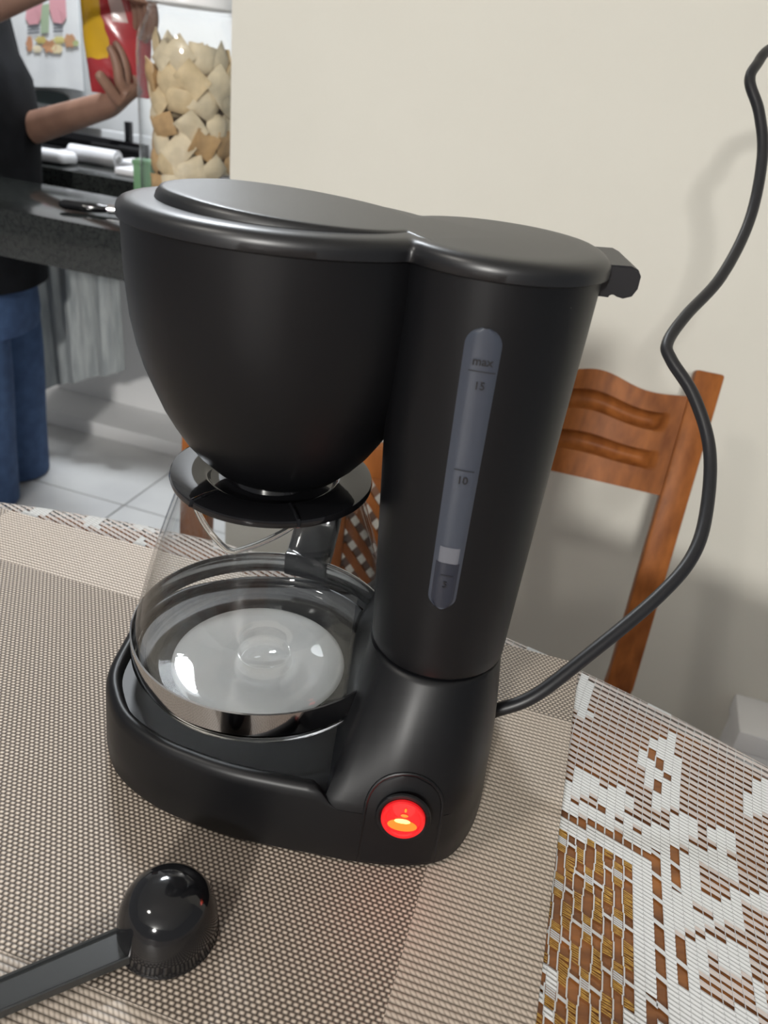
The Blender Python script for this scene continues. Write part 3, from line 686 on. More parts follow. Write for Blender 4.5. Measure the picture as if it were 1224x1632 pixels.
# second chair with a lattice back, behind the carafe
c2 = chair_base('dining_chair', (-.05, .82), 0, 'wooden chair with woven lattice back half hidden behind the coffee maker', 'wooden dining chairs')
qa = Vector(at(302, 712, Y=.86)); ca = Vector((math.cos(-.05), math.sin(-.05), 0)); W2 = .345
tl2 = Vector((qa.x + .014, qa.y, -.03)); tr2 = tl2 + ca * W2; bl2 = tl2 + Vector((.0, -.05, -.36)); br2 = tr2 + Vector((0, -.05, -.36))
post(tl2, bl2, 'back_post', c2); post(tr2, br2, 'back_post', c2)
for zz, hh in ((-.01, .04), (-.315, .035)):
    f = (zz - .02) / -.36; a_ = tl2 + (bl2 - tl2) * f; b_ = tr2 + (br2 - tr2) * f
    BM('cross_rail', bar(a_, b_, hh, .022, axis=(0, 0, 1)), m_chair, c2)
tt2 = (tl2 - bl2).normalized(); bk = ca.cross(tt2)
def pt(u, h, off=0): return tl2 + ca * u - tt2 * h + bk * off
LO, HI = .185, .300
for e_ in (LO - .006, HI + .006): BM('splat_edge', bar(pt(e_, .0), pt(e_, .315), .014, .014, axis=ca, bev=.002), m_chair, c2)
for i in range(-16, 22):
    for sgn in (1, -1):
        us = LO + i * .0265; t0, t1 = .012, .305
        pA = [us, t0]; pB = [us + sgn * (t1 - t0) * .8, t1]; du = pB[0] - pA[0]; ta, tb = 0., 1.
        for lim, s_ in ((LO, 1), (HI, -1)):
            da = (pA[0] - lim) * s_; db = (pB[0] - lim) * s_
            if da < 0 and db < 0: ta = 2
            elif da < 0: ta = max(ta, da / (da - db))
            elif db < 0: tb = min(tb, da / (da - db))
        if ta >= tb: continue
        A = pt(pA[0] + du * ta, pA[1] + (pB[1] - pA[1]) * ta, .002 * sgn); B = pt(pA[0] + du * tb, pA[1] + (pB[1] - pA[1]) * tb, .002 * sgn)
        if (B - A).length < .012: continue
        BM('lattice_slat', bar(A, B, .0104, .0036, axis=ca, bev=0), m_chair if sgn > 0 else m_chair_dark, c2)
seat_legs(c2, bl2 + Vector((0, -.03, 0)), br2 + Vector((0, -.03, 0)), .34)

# ------------------------------------------------------------------ white box on the floor by the wall
wb = Vector(at(1184, 1140, Y=1.035)); bx = empty('storage_box', (wb.x + .10, wb.y, FZ), 'white box on the floor against cream wall at far right', 'box')
hh = wb.z - FZ
box('body', (wb.x + .10, wb.y + .0, FZ + hh * .42), (.20, .13, hh * .84), m_white, bx, ang=RA, bev=.006)
box('box_lid', (wb.x + .10, wb.y, FZ + hh * .92), (.21, .14, hh * .16), m_white, bx, ang=RA, bev=.006)

# ------------------------------------------------------------------ bar slab and what stands on it
sl0 = at(200, 370, Y=1.35); SLZ = float(sl0[2]); sbz = float(at(200, 450, Y=1.35)[2]); TH = SLZ - sbz
SA = math.radians(-15); s1 = np.array([math.cos(SA), math.sin(SA)]); s2 = np.array([-s1[1], s1[0]])
slc = sl0[:2] + s1 * (-.545) + s2 * .165
wend = (np.array([-.3155, 1.35]) - sl0[:2]) @ s1
x0, x1 = -1.35, wend - .003
slc = sl0[:2] + s1 * ((x0 + x1) / 2) + s2 * .14
bm = bmesh.new(); addbox(bm, (slc[0], slc[1], SLZ - TH / 2), (x1 - x0, .28, TH), SA, .004, 2)
tag(BM('bar_counter', bm, m_granite, None, loc=(slc[0], slc[1], sbz)), 'polished black granite bar counter slab jutting from the cream wall', 'counter')
def slab(px, py): return Vector(at(px, py, z=SLZ))
# cracker jar
JC = np.array([-.425, 1.535]); JB = SLZ + .001; JT = float(at(245, 4, Y=1.53)[2])
jar = empty('cracker_jar', (JC[0], JC[1], JB), 'tall clear jar full of golden fried crackers on the bar counter', 'jar')
jh = JT - JB
po = [(0, 0), (.080, 0), (.088, .004), (.092, .014), (.093, .04), (.093, jh - .075), (.091, jh - .055), (.085, jh - .035), (.076, jh - .020), (.072, jh - .012), (.073, jh - .010), (.073, jh - .006), (.071, jh - .004), (.071, jh)]
LM('jar_wall', [(r, z + JB) for r, z in po] + [(r - .0018, z + JB + (.0018 if r < .09 and z < .02 else 0)) for r, z in reversed(po[1:])] + [(0, JB + .0018)], JC, m_jar, jar, n=64)
LM('jar_lid', [(0, JT - .0), (.074, JT), (.0755, JT + .002), (.0755, JT + .022), (.073, JT + .026), (0, JT + .026)], JC, mat('white_lid_plastic', (.82, .82, .83), .35), jar, n=48)
m_ck = [noisy(mat('fried_cracker_%s' % q, c, .6), tuple(x * .78 for x in c), c, 45) for q, c in (('pale', (.72, .56, .34)), ('cream', (.76, .64, .45)), ('golden', (.60, .38, .18)))]
placed = []
def cracker(c, mtx, s, mi):
    V = []; F = []; n = 5; bendx = random.uniform(-.6, .6); pu = random.uniform(.006, .011)
    for side in (1, -1):
        for a in range(n + 1):
            for b in range(n + 1):
                x = (a / n - .5) * s[0]; y = (b / n - .5) * s[1]; e = (1 - (2 * a / n - 1) ** 4) * (1 - (2 * b / n - 1) ** 4)
                z = side * (pu * e + .0006) + bendx * (x * x / s[0]) * 1.2
                V.append(mtx @ Vector((x, y, z)) + Vector(c))
    m_ = (n + 1) ** 2
    for a in range(n):
        for b in range(n):
            i = a * (n + 1) + b; F.append((i, i + n + 1, i + n + 2, i + 1)); F.append((m_ + i, m_ + i + 1, m_ + i + n + 2, m_ + i + n + 1))
    bd_ = [b for b in range(n + 1)] + [a * (n + 1) + n for a in range(1, n + 1)] + [n * (n + 1) + b for b in range(n - 1, -1, -1)] + [a * (n + 1) for a in range(n - 1, 0, -1)]
    for q in range(len(bd_)):
        i, j = bd_[q], bd_[(q + 1) % len(bd_)]; F.append((i, j, m_ + j, m_ + i))
    lo = min(v.z for v in V)
    o = MO('cracker', V, F, m_ck[mi], None, loc=(c[0], c[1], lo)); return o
CKL = ['straw yellow fried cracker square packed inside the tall clear jar', 'pale cream fried cracker square packed inside the tall clear jar', 'golden brown fried cracker square packed inside the tall clear jar']
lay = 0; zc = JB + .028
while zc < JT - .041:
    nring = 9
    for q in range(nring):
        a = 2 * pi * q / nring + lay * .37 + random.uniform(-.12, .12); rr = .064 if zc < JT - .085 else .056
        c = Vector((JC[0] + rr * math.cos(a), JC[1] + rr * math.sin(a), zc + random.uniform(-.007, .007)))
        nm = Vector((math.cos(a), math.sin(a), random.uniform(-.35, .35))).normalized(); tw = random.uniform(-.9, .9)
        zx = nm; xx = Vector((0, 0, 1)).cross(zx).normalized(); yy = zx.cross(xx)
        R3 = Matrix((xx, yy, zx)).transposed() @ Matrix.Rotation(tw, 3, 'Z')
        mi_ = random.choice((0, 0, 1, 1, 2)); o = cracker(c, R3, (random.uniform(.044, .060), random.uniform(.036, .050)), mi_)
        tag(o, CKL[mi_], 'cracker', 'crackers in the jar')
    zc += .034; lay += 1
# inner fill so the jar is full
for q in range(10):
    c = Vector((JC[0] + random.uniform(-.02, .02), JC[1] + random.uniform(-.02, .02), JB + .03 + q * .0235))
    R3 = Matrix.Rotation(random.uniform(0, 3), 3, 'Z') @ Matrix.Rotation(random.uniform(-.5, .5), 3, 'X')
    tag(cracker(c, R3, (.05, .045), q % 3), CKL[q % 3], 'cracker', 'crackers in the jar')
# green box and dark box beside the jar
def onslab(name, pxl, pxr, pyt, Y, dep, m, label, cat):
    a = at(pxl, pyt, Y=Y); b = at(pxr, pyt, Y=Y); zt = float((a[2] + b[2]) / 2); wd = float(b[0] - a[0])
    o = empty(name, ((a[0] + b[0]) / 2, Y + dep / 2, SLZ), label, cat)
    box('box_body', ((a[0] + b[0]) / 2, Y + dep / 2, SLZ + (zt - SLZ) / 2 - .003), (wd, dep, zt - SLZ - .006), m, o, ang=0, bev=.003)
    box('box_lid', ((a[0] + b[0]) / 2, Y + dep / 2, zt - .004), (wd + .003, dep + .003, .008), m, o, ang=0, bev=.002)
    return o
onslab('small_box', 211, 240, 256, 1.643, .04, mat('matte_green_card', (.13, .27, .14), .6), 'narrow green box beside the cracker jar', 'box')
onslab('small_box', 351, 364.5, 283, 1.405, .03, mat('dark_grey_card', (.075, .082, .095), .4), 'small dark grey box between the jar and cream wall', 'box')
# knife with black handle
kn = empty('kitchen_knife', tuple(slab(140, 335)), 'kitchen knife with black handle lying on the bar counter', 'knife')
k0 = Vector(at(95, 325, z=SLZ + .012)); k1 = Vector(at(178, 334, z=SLZ + .012)); kd = (k1 - k0).normalized()
V, F = tube([k0, k0 + kd * .008, k0 + kd * .05, k1 - kd * .02, k1], [.005, .0095, .0105, .0090, .0065], 14, flat=(.9, 1.1)); MO('handle', V, F, m_gloss, kn)
V, F = tube([k1 - kd * .006, k1 + kd * .02], [.0085, .0075], 12); MO('collar', V, F, m_steel, kn)
bl_ = k1 + kd * .018; sd = kd.cross(Vector((0, 0, 1))).normalized()
bm = bmesh.new(); vs = []
for zz in (.0, .0016):
    for p_, s_ in ((0, -.013), (.10, -.013), (.15, 0.006), (.10, .011), (0, .011)): vs.append(bm.verts.new(bl_ + kd * p_ * .5 + sd * s_ + Vector((0, 0, zz - .002))))
bm.faces.new(vs[4::-1]); bm.faces.new(vs[5:]); [bm.faces.new((vs[i], vs[(i + 1) % 5], vs[5 + (i + 1) % 5], vs[5 + i])) for i in range(5)]
BM('blade', bm, m_steel, kn)

# ------------------------------------------------------------------ far worktop and its things
KY = 2.14
wf = at(100, 270, Y=KY); WZ = float(wf[2]); wu_, wv_ = ruv(wf[0], wf[1])
bm = bmesh.new(); addbox(bm, uv(wu_ - .2, wv_ + .30, WZ - .045), (2.6, .60, .09), RA, .004)
tag(BM('kitchen_worktop', bm, m_granite, None, loc=uv(wu_ - .2, wv_ + .3, WZ - .09)), 'dark granite worktop along the kitchen wall behind the person', 'worktop')
# hand towel hanging under the worktop front
m_tow = noisy(mat('grey_towelling', (.30, .32, .32), .95), (.24, .26, .265), (.36, .38, .38), 60, stretch=(1, 1, .15), bump=.6, bscale=260)
ta = at(48, 615, Y=2.16); tb = at(199, 590, Y=2.10); ztop = WZ - .125
V = []; F = []; nu, nv = 44, 20
for side in (0, 1):
    for a in range(nu + 1):
        for b in range(nv + 1):
            u = a / nu; v = b / nv; x = ta[0] - .10 + (tb[0] - ta[0] + .10) * u; y = ta[1] + (tb[1] - ta[1]) * u; zb_ = ta[2] - .05 + (tb[2] - ta[2] + .05) * u
            fold = .010 * math.sin(u * 25 + 1.2 * v) * (.4 + .6 * v) + .006 * math.sin(u * 57)
            V.append((x, y - .01 + fold - .004 * side * -1, ztop + (zb_ - ztop) * v))
n1 = (nu + 1) * (nv + 1); idx = lambda s, a, b: s * n1 + a * (nv + 1) + b
for a in range(nu):
    for b in range(nv): F.append((idx(0, a, b), idx(0, a, b + 1), idx(0, a + 1, b + 1), idx(0, a + 1, b))); F.append((idx(1, a, b), idx(1, a + 1, b), idx(1, a + 1, b + 1), idx(1, a, b + 1)))
    F.append((idx(0, a, 0), idx(0, a + 1, 0), idx(1, a + 1, 0), idx(1, a, 0))); F.append((idx(0, a, nv), idx(1, a, nv), idx(1, a + 1, nv), idx(0, a + 1, nv)))
for b in range(nv): F.append((idx(0, 0, b), idx(1, 0, b), idx(1, 0, b + 1), idx(0, 0, b + 1))); F.append((idx(0, nu, b), idx(0, nu, b + 1), idx(1, nu, b + 1), idx(1, nu, b)))
tw_ = empty('hand_towel', ((ta[0] + tb[0]) / 2, 2.13, ztop - .4), 'grey hand towel hanging from a rail under the kitchen worktop', 'towel'); MO('cloth', V, F, m_tow, tw_)
tr = empty('towel_rail', ((ta[0] + tb[0]) / 2, 2.13, ztop), 'dark rail under the kitchen worktop holding the grey towel', 'rail')
V, F = tube([(ta[0] - .12, ta[1] + .006, ztop), (tb[0] + .006, tb[1] + .006, ztop)], .007, 12); MO('rail_bar', V, F, m_gloss, tr)
for e in (Vector((ta[0] - .11, ta[1] + .006, ztop)), Vector((tb[0], tb[1] + .006, ztop))):
    V, F = tube([e, e + Vector((.0, .05, .0)), e + Vector((0, .06, .05 - (.09 - .075) + .0))], .006, 10); MO('rail_bracket', V, F, m_gloss, tr)

def wk(px, Y): return at(px, 0, Y=Y)[0]
m_plas = mat('white_plastic', (.74, .74, .76), .35)
# white film roll
r0 = Vector(at(140, 258, Y=2.30)); r1 = Vector(at(182, 254, Y=2.28)); r0.z = r1.z = WZ + .023
ro = empty('paper_roll', ((r0.x + r1.x) / 2, r0.y, WZ), 'white paper roll lying on the kitchen worktop', 'roll')
d = (r1 - r0).normalized()
V, F = tube([r0 - d * .05, r1 + d * .012], .022, 28); MO('roll_body', V, F, m_plas, ro, angle=30)
V, F = tube([r1 + d * .0122, r1 + d * .016], .009, 16); MO('roll_core', V, F, mat('grey_card', (.4, .4, .4), .8), ro, angle=30)
# flat plastic bag
p = Vector(at(80, 262, Y=2.24)); bm = bmesh.new(); addbox(bm, (p.x - .03, p.y, WZ + .017), (.20, .07, .030), RA, .012, 3)
for v in bm.verts: v.co.z = max(WZ + .0015, v.co.z + .004 * math.sin(v.co.x * 70)); v.co.y += .004 * math.sin(v.co.x * 40)
tag(BM('plastic_bag', bm, m_plas, None, loc=(p.x, p.y, WZ)), 'flat white plastic bag on the kitchen worktop near the paper roll', 'bag')
# white cartons in a row behind
for i, (a, b, y0, Y, m_, lab) in enumerate(((100, 137, 240, 2.44, m_plas, 'white carton behind the plastic bag on the worktop'), (52, 98, 232, 2.46, mat('black_tin', (.02, .02, .022), .3), 'black tin behind the white plastic bag on the worktop'))):
    pa = at(a, y0, Y=Y); pb = at(b, y0, Y=Y); o = empty('carton' if i == 0 else 'tin', ((pa[0] + pb[0]) / 2, Y, WZ), lab, 'carton' if i == 0 else 'tin'); hz = float(pa[2]) - WZ
    box('body', ((pa[0] + pb[0]) / 2, Y, WZ + hz / 2), (pb[0] - pa[0], .07, hz - .0), m_, o, ang=RA, bev=.004); box('top_flap', ((pa[0] + pb[0]) / 2, Y, WZ + hz + .002), ((pb[0] - pa[0]) * .9, .06, .004), m_, o, ang=RA, bev=.001)
# flat pale tray (bright strips) on the edge
for i, (a, b, yy, Y, nm, lab) in enumerate(((184, 214, 287, 2.15, 'chopping_board', 'thin white chopping board at the worktop edge by green box'), (182, 212, 271, 2.30, 'plate_rack', 'flat white tray behind the chopping board on the worktop'))):
    pa = at(a, yy, Y=Y); pb = at(b + 40, yy, Y=Y); box_ = bmesh.new(); cx_ = (pa[0] + pb[0]) / 2; addbox(box_, (cx_, Y + .05, WZ + .009), (pb[0] - pa[0], .09, .016), RA, .004, 2)
    tag(BM(nm if i == 0 else 'tray', box_, m_plas, None, loc=(cx_, Y + .05, WZ)), lab, 'board' if i == 0 else 'tray')
# stove back panel with black trim and post
g0 = at(80, 222, Y=2.60); g1 = at(232, 250, Y=2.55)
st = empty('hob_guard', ((g0[0] + g1[0]) / 2, 2.60, WZ), 'white splash guard with black edge and post behind the worktop things', 'guard')
gu = RA
cgx = (g0[0] + g1[0]) / 2; zt_ = float(at(150, 205, Y=2.6)[2]); zmid = float(at(160, 218, Y=2.6)[2])
ctr = uv(*ruv(cgx, 2.60), 0)
box('guard_panel', (ctr[0], ctr[1] + .012, (WZ + .001 + zt_) / 2), (.62, .012, zt_ - WZ - .001), mat('white_enamel', (.80, .81, .82), .25), st, ang=gu, bev=.002)
BM('guard_trim', bar(at(20, 208, Y=2.53), at(236, 246, Y=2.47), .05, .02, axis=(0, 0, 1), bev=.003), m_gloss, st)
pp = at(206, 228, Y=2.52); pz0 = float(at(206, 194, Y=2.52)[2])
box('guard_post', (pp[0], pp[1], (WZ + .001 + pz0) / 2), (.018, .018, pz0 - WZ - .001), m_gloss, st, ang=gu, bev=.002)
box('guard_arm', (pp[0], (pp[1] + ctr[1]) / 2 - .01, zmid - .018), (.014, abs(ctr[1] - pp[1]) + .03, .014), m_gloss, st, ang=0, bev=.002)
# covered appliance with printed cloth
HY = 2.50
z_b = float(at(100, 142, Y=HY)[2]); a0 = at(-60, 130, Y=HY); a1 = at(212, 140, Y=HY)
app = empty('toaster_oven', ((a0[0] + a1[0]) / 2, HY + .16, z_b - .09), 'white wall oven with dark oval window under the printed cloth', 'oven')
xa, xb = float(a0[0]) , float(at(133, 140, Y=HY)[0]); oz1 = z_b + .30; oz0 = float(at(70, 172, Y=HY)[2])
cxo = (xa + xb) / 2
box('oven_body', (cxo, HY + .085, (oz0 + oz1) / 2), (xb - xa, .12, oz1 - oz0), mat('pale_grey_enamel', (.52, .54, .55), .3), app, ang=0, bev=.008)
ov = at(76, 156, Y=HY); V = []
for i in range(32):
    a = 2 * pi * i / 32; V.append((ov[0] + .055 * math.copysign(abs(math.cos(a)) ** .7, math.cos(a)), HY + .013, ov[2] + .018 * math.copysign(abs(math.sin(a)) ** .8, math.sin(a)) - .0 * math.cos(a)))
V2 = [(x, y + .03, z) for x, y, z in V]; Vn, Fn = loft([V, V2]); MO('oven_window', Vn, Fn, mat('dark_green_glass', (.03, .045, .045), .15), app, angle=30)
# wall shelf carrying it
box_ = bmesh.new(); addbox(box_, (cxo, HY + .09, oz0 - .011), (xb - xa + .02, .14, .02), 0, .003); shelf_ = BM('wall_shelf', box_, m_white, None, loc=(cxo, HY + .09, oz0 - .02)); tag(shelf_, 'white wall shelf holding the oven behind the person', 'shelf')
cl_ = empty('printed_cloth', ((xa + xb) / 2, HY, z_b), 'white cloth printed with pink figures and flowers hung over the oven', 'cloth')
m_cl = noisy(mat('white_cotton', (.80, .81, .81), .9), (.76, .77, .78), (.82, .83, .83), 14)
V = []; F = []; nu = 24
for side in (0, 1):
    for a in range(nu + 1):
        for b, zz in enumerate((z_b, z_b + .1, z_b + .2, z_b + .308)):
            u = a / nu; x = xa + (xb - xa) * u; V.append((x, HY + .002 + .0015 * math.sin(u * 31) - .003 * side, zz + .004 * math.sin(u * 9) * (b == 0)))
n1 = (nu + 1) * 4; idx = lambda s, a, b: s * n1 + a * 4 + b
for a in range(nu):
    for b in range(3): F.append((idx(0, a, b), idx(0, a, b + 1), idx(0, a + 1, b + 1), idx(0, a + 1, b))); F.append((idx(1, a, b), idx(1, a + 1, b), idx(1, a + 1, b + 1), idx(1, a, b + 1)))
    F.append((idx(0, a, 0), idx(0, a + 1, 0), idx(1, a + 1, 0), idx(1, a, 0))); F.append((idx(0, a, 3), idx(1, a, 3), idx(1, a + 1, 3), idx(0, a + 1, 3)))
F += [(idx(0, 0, b), idx(1, 0, b), idx(1, 0, b + 1), idx(0, 0, b + 1)) for b in range(3)] + [(idx(0, nu, b), idx(0, nu, b + 1), idx(1, nu, b + 1), idx(1, nu, b)) for b in range(3)]
MO('cloth_sheet', V, F, m_cl, cl_)
cols = {}
def pm(c):
    if c not in cols: cols[c] = mat('print_ink_%d' % len(cols), c, .9)
    return cols[c]
def ink(pts, c, lift=.0):
    P = []
    for x, y in pts:
        q = at(x, y, Y=HY); u = (q[0] - xa) / (xb - xa); P.append((q[0], HY - .0042 + .0015 * math.sin(u * 31) - lift, q[2]))
    n_ = len(P); c_ = tuple(np.mean(np.array(P), 0)); MO('printed_figure', P + [c_], [(i, (i + 1) % n_, n_) for i in range(n_)], pm(c), cl_, smooth=False)
def blob(cx_, cy_, rx, ry, c, n_=12, j=.0, lift=.0): ink([(cx_ + rx * math.cos(2 * pi * i / n_) * (1 + j * math.sin(i * 2.3)), cy_ + ry * math.sin(2 * pi * i / n_) * (1 + j * math.cos(i * 3.1))) for i in range(n_)], c, lift)
PK = (.72, .36, .40)
ink([(46, -25), (70, -22), (68, 25), (62, 38), (48, 40), (42, 30)], PK); ink([(80, -22), (104, -25), (107, 28), (100, 38), (86, 36), (80, 15)], PK)
ink([(66, 8), (80, 6), (79, 52), (66, 54)], (.40, .50, .34), .0003)
for q in range(3): ink([(45, 42 + q * 5), (64, 40 + q * 5), (64, 42.2 + q * 5), (45, 44.2 + q * 5)], (.09, .10, .13), .0004); ink([(86, 39 + q * 5), (101, 38 + q * 5), (101, 40.2 + q * 5), (86, 41.2 + q * 5)], (.09, .10, .13), .0004)
blob(48, 70, 5, 13, (.55, .27, .15), j=.2); blob(66, 64, 9, 6, (.60, .48, .16), j=.2, lift=.0002); blob(80, 74, 11, 10, (.58, .30, .16), j=.25, lift=.0003); blob(112, 65, 10, 11, (.60, .33, .18), j=.2, lift=.0002); blob(95, 64, 9, 6, (.62, .55, .22), j=.2, lift=.0003); blob(122, 69, 5, 5, (.45, .50, .25), lift=.0004); blob(92, 78, 8, 8, (.78, .66, .42), j=.2, lift=.0001); blob(60, 78, 7, 6, (.80, .70, .50), j=.2, lift=.0001)
blob(92, 2, 6, 3, (.70, .58, .12), lift=.0005)

# ------------------------------------------------------------------ person
m_skin = noisy(mat('brown_skin', (.24, .135, .095), .5), (.20, .11, .078), (.27, .155, .11), 12)
m_shirt = noisy(mat('black_cotton_shirt', (.012, .013, .016), .9, spec=.15), (.004, .0045, .0055), (.008, .0085, .0105), 20)
m_jean = noisy(mat('blue_denim', (.04, .10, .26), .85), (.036, .072, .165), (.055, .105, .22), 30, bump=.3, bscale=500)
PY = 1.93
edge = at(45, 215, Y=PY)
px0 = float(edge[0]) - .165
per = empty('person', (px0, PY, FZ), 'person in black shirt and blue jeans holding a red and yellow packet', 'person')
def skin(name, pts, edges, m, root=0, sub=2):
    me = bpy.data.meshes.new(name); base = worigin(per)
    me.from_pydata([tuple(Vector(p[:3]) - base) for p in pts], edges, [])
    o = bpy.data.objects.new(name, me); COL.objects.link(o)
    md = o.modifiers.new('skin', 'SKIN'); md.use_smooth_shade = True; md.branch_smoothing = .3
    for i, p in enumerate(pts):
        r = p[3]; me.skin_vertices[0].data[i].radius = r if isinstance(r, tuple) else (r, r); me.skin_vertices[0].data[i].use_root = (i == root)
    s = o.modifiers.new('sub', 'SUBSURF'); s.levels = s.render_levels = sub
    bpy.context.view_layer.update()
    m2 = bpy.data.meshes.new_from_object(o.evaluated_get(bpy.context.evaluated_depsgraph_get())); bpy.data.objects.remove(o)
    m2.materials.clear(); m2.materials.append(m); m2.polygons.foreach_set('use_smooth', [True] * len(m2.polygons)); m2.name = name
    q = bpy.data.objects.new(name, m2); COL.objects.link(q); q.parent = per; return q
bxp, hz = px0, FZ
# left (far) arm
elL = Vector((bxp + .075, PY + .12, .115)); wrL = Vector(at(156, 172, Y=1.70)); haL = Vector(at(178, 146, Y=1.70))
elR = Vector(at(-150, 62, Y=1.62)); wrR = Vector(at(95, -42, Y=1.52)); haR = Vector(at(215, -8, Y=1.60))
shz = FZ + 1.32
P = [(bxp - .02, PY, FZ + .86, (.10, .10)), (bxp, PY, FZ + 1.05, (.095, .095)), (bxp - .01, PY, FZ + 1.24, (.09, .10)), (bxp - .02, PY, FZ + 1.38, .055), (bxp, PY, FZ + 1.46, .065), (bxp + .02, PY, FZ + 1.54, .088), (bxp + .015, PY, FZ + 1.62, .07),
     (bxp - .03, PY + .17, shz, .058), (elL.x, elL.y, elL.z, .040), (wrL.x, wrL.y, wrL.z, .026),
     (bxp - .03, PY - .17, shz, .058), (elR.x, elR.y, elR.z, .040), (wrR.x, wrR.y, wrR.z, .028),
     (bxp - .01, PY + .09, FZ + .78, .085), (bxp + .02, PY + .10, FZ + .44, .055), (bxp - .01, PY + .10, FZ + .08, .038), (bxp - .02, PY + .19, FZ + .035, .034),
     (bxp - .01, PY - .09, FZ + .78, .085), (bxp + .03, PY - .10, FZ + .44, .055), (bxp - .01, PY - .10, FZ + .08, .038), (bxp - .02, PY - .02, FZ + .035, .034)]
Ed = [(0, 1), (1, 2), (2, 3), (3, 4), (4, 5), (5, 6), (2, 7), (7, 8), (8, 9), (2, 10), (10, 11), (11, 12), (0, 13), (13, 14), (14, 15), (15, 16), (0, 17), (17, 18), (18, 19), (19, 20)]
# hands: palm and five fingers each, curled round the packet
PKC = Vector(at(186, 60, Y=1.665))
def hand(wi, wr, palm, fdir, side, curl):
    """append palm and finger chains; fdir finger direction, side across the knuckles, curl bend direction"""
    i0 = len(P); P.append((*palm, (.030, .022))); Ed.append((wi, i0))
    for q, (off, ln_) in enumerate(((-.027, .060), (-.009, .070), (.009, .074), (.027, .066))):
        b_ = palm + side * off + fdir * .028; P.append((*b_, .0105)); Ed.append((i0, len(P) - 1)); pv = len(P) - 1; d_ = fdir.copy(); pp_ = b_
        for s_ in range(3):
            d_ = (d_ + curl * (.30 + .25 * s_)).normalized(); pp_ = pp_ + d_ * (ln_ * (.42, .33, .28)[s_]); P.append((*pp_, .0098 - .0010 * s_)); Ed.append((pv, len(P) - 1)); pv = len(P) - 1
    t_ = palm - side * .030 - fdir * .004; P.append((*t_, .0125)); Ed.append((i0, len(P) - 1)); pv = len(P) - 1
    for s_ in range(2):
        t_ = t_ + (fdir * .7 - side * .45 + curl * (.45 + .3 * s_)).normalized() * .030; P.append((*t_, .0108 - s_ * .0012)); Ed.append((pv, len(P) - 1)); pv = len(P) - 1
fd = Vector((.10, -.10, .98)).normalized(); sdv = Vector((-.45, -.85, 0)); sdv = (sdv - fd * sdv.dot(fd)).normalized()
hand(9, wrL, Vector(at(208, 158, Y=1.650)), fd, -sdv, Vector((-.50, .10, .10)))
fd2 = Vector((.45, .75, -.35)).normalized(); sd2 = Vector((.5, .1, .6)); sd2 = (sd2 - fd2 * sd2.dot(fd2)).normalized()
hand(12, wrR, Vector(at(222, -26, Y=1.60)), Vector((.12, .35, -.93)).normalized(), Vector((.75, -.66, 0)), Vector((-.55, .35, 0)))
skin('body', P, Ed, m_skin)
# hair as a shaped cap
bm = bmesh.new(); bmesh.ops.create_uvsphere(bm, u_segments=32, v_segments=20, radius=1)
for v in bm.verts:
    c = v.co.copy(); cut = max(0, c.x) * .55
    v.co = Vector((bxp + .005 + c.x * .100, PY + c.y * .094, FZ + 1.585 + c.z * .098 + (cut * .05 if c.z < .2 else 0)))
bmesh.ops.delete(bm, geom=[v for v in bm.verts if v.co.z < FZ + 1.50 and v.co.x > bxp - .02], context='VERTS')
BM('hair', bm, mat('dark_hair', (.015, .011, .009), .6), per)
# shirt: torso loft with the belly edge of the photograph, and two sleeves
def tors(z, cx, rx, ry): return [(cx + rx * math.cos(a), PY + ry * math.copysign(abs(math.sin(a)) ** .8, math.sin(a)), z) for a in np.linspace(0, 2 * pi, 40, endpoint=False)]
def edgex(py): return float(at(np.interp(py, [0, 60, 80, 130, 200, 310, 400, 455], [-25, -6, 0, 29, 44, 48, 52, 56]), py, Y=PY - .02)[0])
sec = []
for py in (456, 440, 400, 350, 310, 260, 200, 160, 130, 100, 80, 40, 0):
    x = edgex(py); z = float(at(45, py, Y=PY - .02)[2]); rx = np.interp(z, [-.2, .1, .3, .5], [.150, .150, .135, .12]); ry = np.interp(z, [-.2, .1, .3, .5], [.175, .155, .165, .18]); sec.append(tors(z, x - rx, rx, ry))
zl = sec[-1][0][2]; xl = sec[-1][0][0] - .12
for dz_, rx, ry in ((.08, .118, .185), (.16, .108, .19), (.22, .085, .15), (.26, .065, .09), (.275, .058, .062)): sec.append(tors(zl + dz_, xl - .01, rx, ry))
V, F = loft(sec, cap0=True); MO('shirt', V, F, m_shirt, per, angle=70)
for sgn, el in ((1, elL), (-1, elR)):
    sh = Vector((bxp - .03, PY + sgn * .15, shz + .005)); V, F = tube([sh - Vector((.0, sgn * .05, 0)), sh, sh.lerp(el, .35), sh.lerp(el, .62)], [.07, .072, .066, .062], 20); MO('shirt_sleeve', V, F, m_shirt, per)
# jeans: seat and two legs
hip = tors(float(at(45, 452, Y=PY)[2]) + .02, bxp - .012, .135, .16); 
V, F = loft([hip, tors(hip[0][2] - .10, bxp - .012, .138, .165), tors(FZ + .40 if hip[0][2] - .14 < FZ + .38 else hip[0][2] - .14, bxp - .01, .13, .16)]); MO('jeans', V, F, m_jean, per, angle=70)
for sgn in (1, -1):
    top = Vector((bxp - .008, PY + sgn * .085, hip[0][2] - .06)); kn_ = Vector((bxp - .0, PY + sgn * .09, FZ + .34)); an_ = Vector((bxp - .02, PY + sgn * .095, FZ + .012))
    V, F = tube(catmull([top, top.lerp(kn_, .5), kn_, kn_.lerp(an_, .5), an_], 6), list(np.interp(np.linspace(0, 1, 25), [0, .3, .5, .75, 1], [.105, .100, .094, .092, .094])), 28); MO('jeans_leg', V, F, m_jean, per)
    box('shoe', (bxp - .04, PY + sgn * .10 + .03, FZ + .03), (.088, .25, .058), m_gloss, per, bev=.022, seg=3)
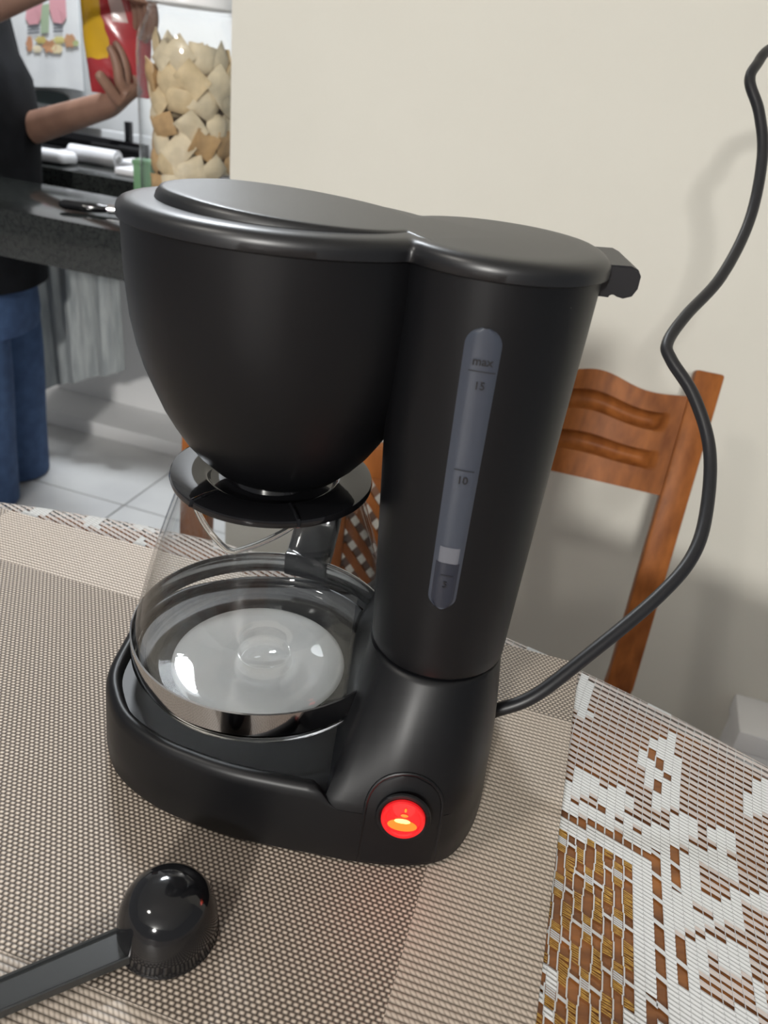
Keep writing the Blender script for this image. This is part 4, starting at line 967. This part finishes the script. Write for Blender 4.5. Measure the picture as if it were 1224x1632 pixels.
# packet in the hands
pk = empty('snack_packet', tuple(PKC - Vector((0, 0, .10))), 'red and yellow packet held up in both hands of the person', 'packet')
m_pk = mat('glossy_packet_film', (.5, .02, .03), .22)
tc = N(m_pk, 'ShaderNodeTexCoord'); sp_ = N(m_pk, 'ShaderNodeSeparateXYZ'); L(m_pk, tc.outputs['Object'], sp_.inputs[0])
nz_ = N(m_pk, 'ShaderNodeTexNoise'); nz_.inputs['Scale'].default_value = 14; L(m_pk, tc.outputs['Object'], nz_.inputs['Vector'])
def mth2(op, a, b=None):
    n_ = N(m_pk, 'ShaderNodeMath', operation=op)
    for i, v in enumerate((a, b)):
        if v is None: continue
        if isinstance(v, (int, float)): n_.inputs[i].default_value = v
        else: L(m_pk, v, n_.inputs[i])
    return n_.outputs[0]
X_, Z_ = sp_.outputs[0], sp_.outputs[2]; wob_ = mth2('MULTIPLY', mth2('SUBTRACT', nz_.outputs[0], .5), .05)
yel = mth2('MULTIPLY', mth2('LESS_THAN', mth2('ADD', X_, wob_), -.014), mth2('GREATER_THAN', mth2('ADD', Z_, wob_), .060))
wht = mth2('MULTIPLY', mth2('LESS_THAN', mth2('ABSOLUTE', mth2('ADD', mth2('SUBTRACT', X_, .012), mth2('MULTIPLY', mth2('SUBTRACT', Z_, .15), .25))), .013), mth2('GREATER_THAN', Z_, .125))
c1_ = N(m_pk, 'ShaderNodeMix', data_type='RGBA'); c1_.inputs[6].default_value = (.36, .035, .042, 1); c1_.inputs[7].default_value = (.60, .36, .02, 1); L(m_pk, yel, c1_.inputs[0])
c2_ = N(m_pk, 'ShaderNodeMix', data_type='RGBA'); L(m_pk, c1_.outputs[2], c2_.inputs[6]); c2_.inputs[7].default_value = (.55, .42, .40, 1); L(m_pk, wht, c2_.inputs[0])
L(m_pk, c2_.outputs[2], bsdf(m_pk).inputs['Base Color'])
V = []; F = []; nu, nv = 20, 28
for side in (1, -1):
    for a in range(nu + 1):
        for b in range(nv + 1):
            u = a / nu * 2 - 1; v = b / nv * 2 - 1; wd = .064 - .012 * max(0, -v - .3); pf = max(0, 1 - abs(u) ** 2.4) ** .6 * max(0, 1 - abs(v) ** 4) ** .7
            V.append((PKC.x + u * wd - .002 * v, PKC.y + side * (-.030 * pf - .0006) + .003 * math.sin(9 * v + 4 * u) * pf, PKC.z + .03 + v * .125))
n1 = (nu + 1) * (nv + 1); idx = lambda s, a, b: s * n1 + a * (nv + 1) + b
for a in range(nu):
    for b in range(nv): F.append((idx(0, a, b), idx(0, a + 1, b), idx(0, a + 1, b + 1), idx(0, a, b + 1))); F.append((idx(1, a, b), idx(1, a, b + 1), idx(1, a + 1, b + 1), idx(1, a + 1, b)))
    F.append((idx(0, a, 0), idx(1, a, 0), idx(1, a + 1, 0), idx(0, a + 1, 0))); F.append((idx(0, a, nv), idx(0, a + 1, nv), idx(1, a + 1, nv), idx(1, a, nv)))
for b in range(nv): F.append((idx(0, 0, b), idx(0, 0, b + 1), idx(1, 0, b + 1), idx(1, 0, b))); F.append((idx(0, nu, b), idx(1, nu, b), idx(1, nu, b + 1), idx(0, nu, b + 1)))
MO('packet_film', V, F, m_pk, pk)
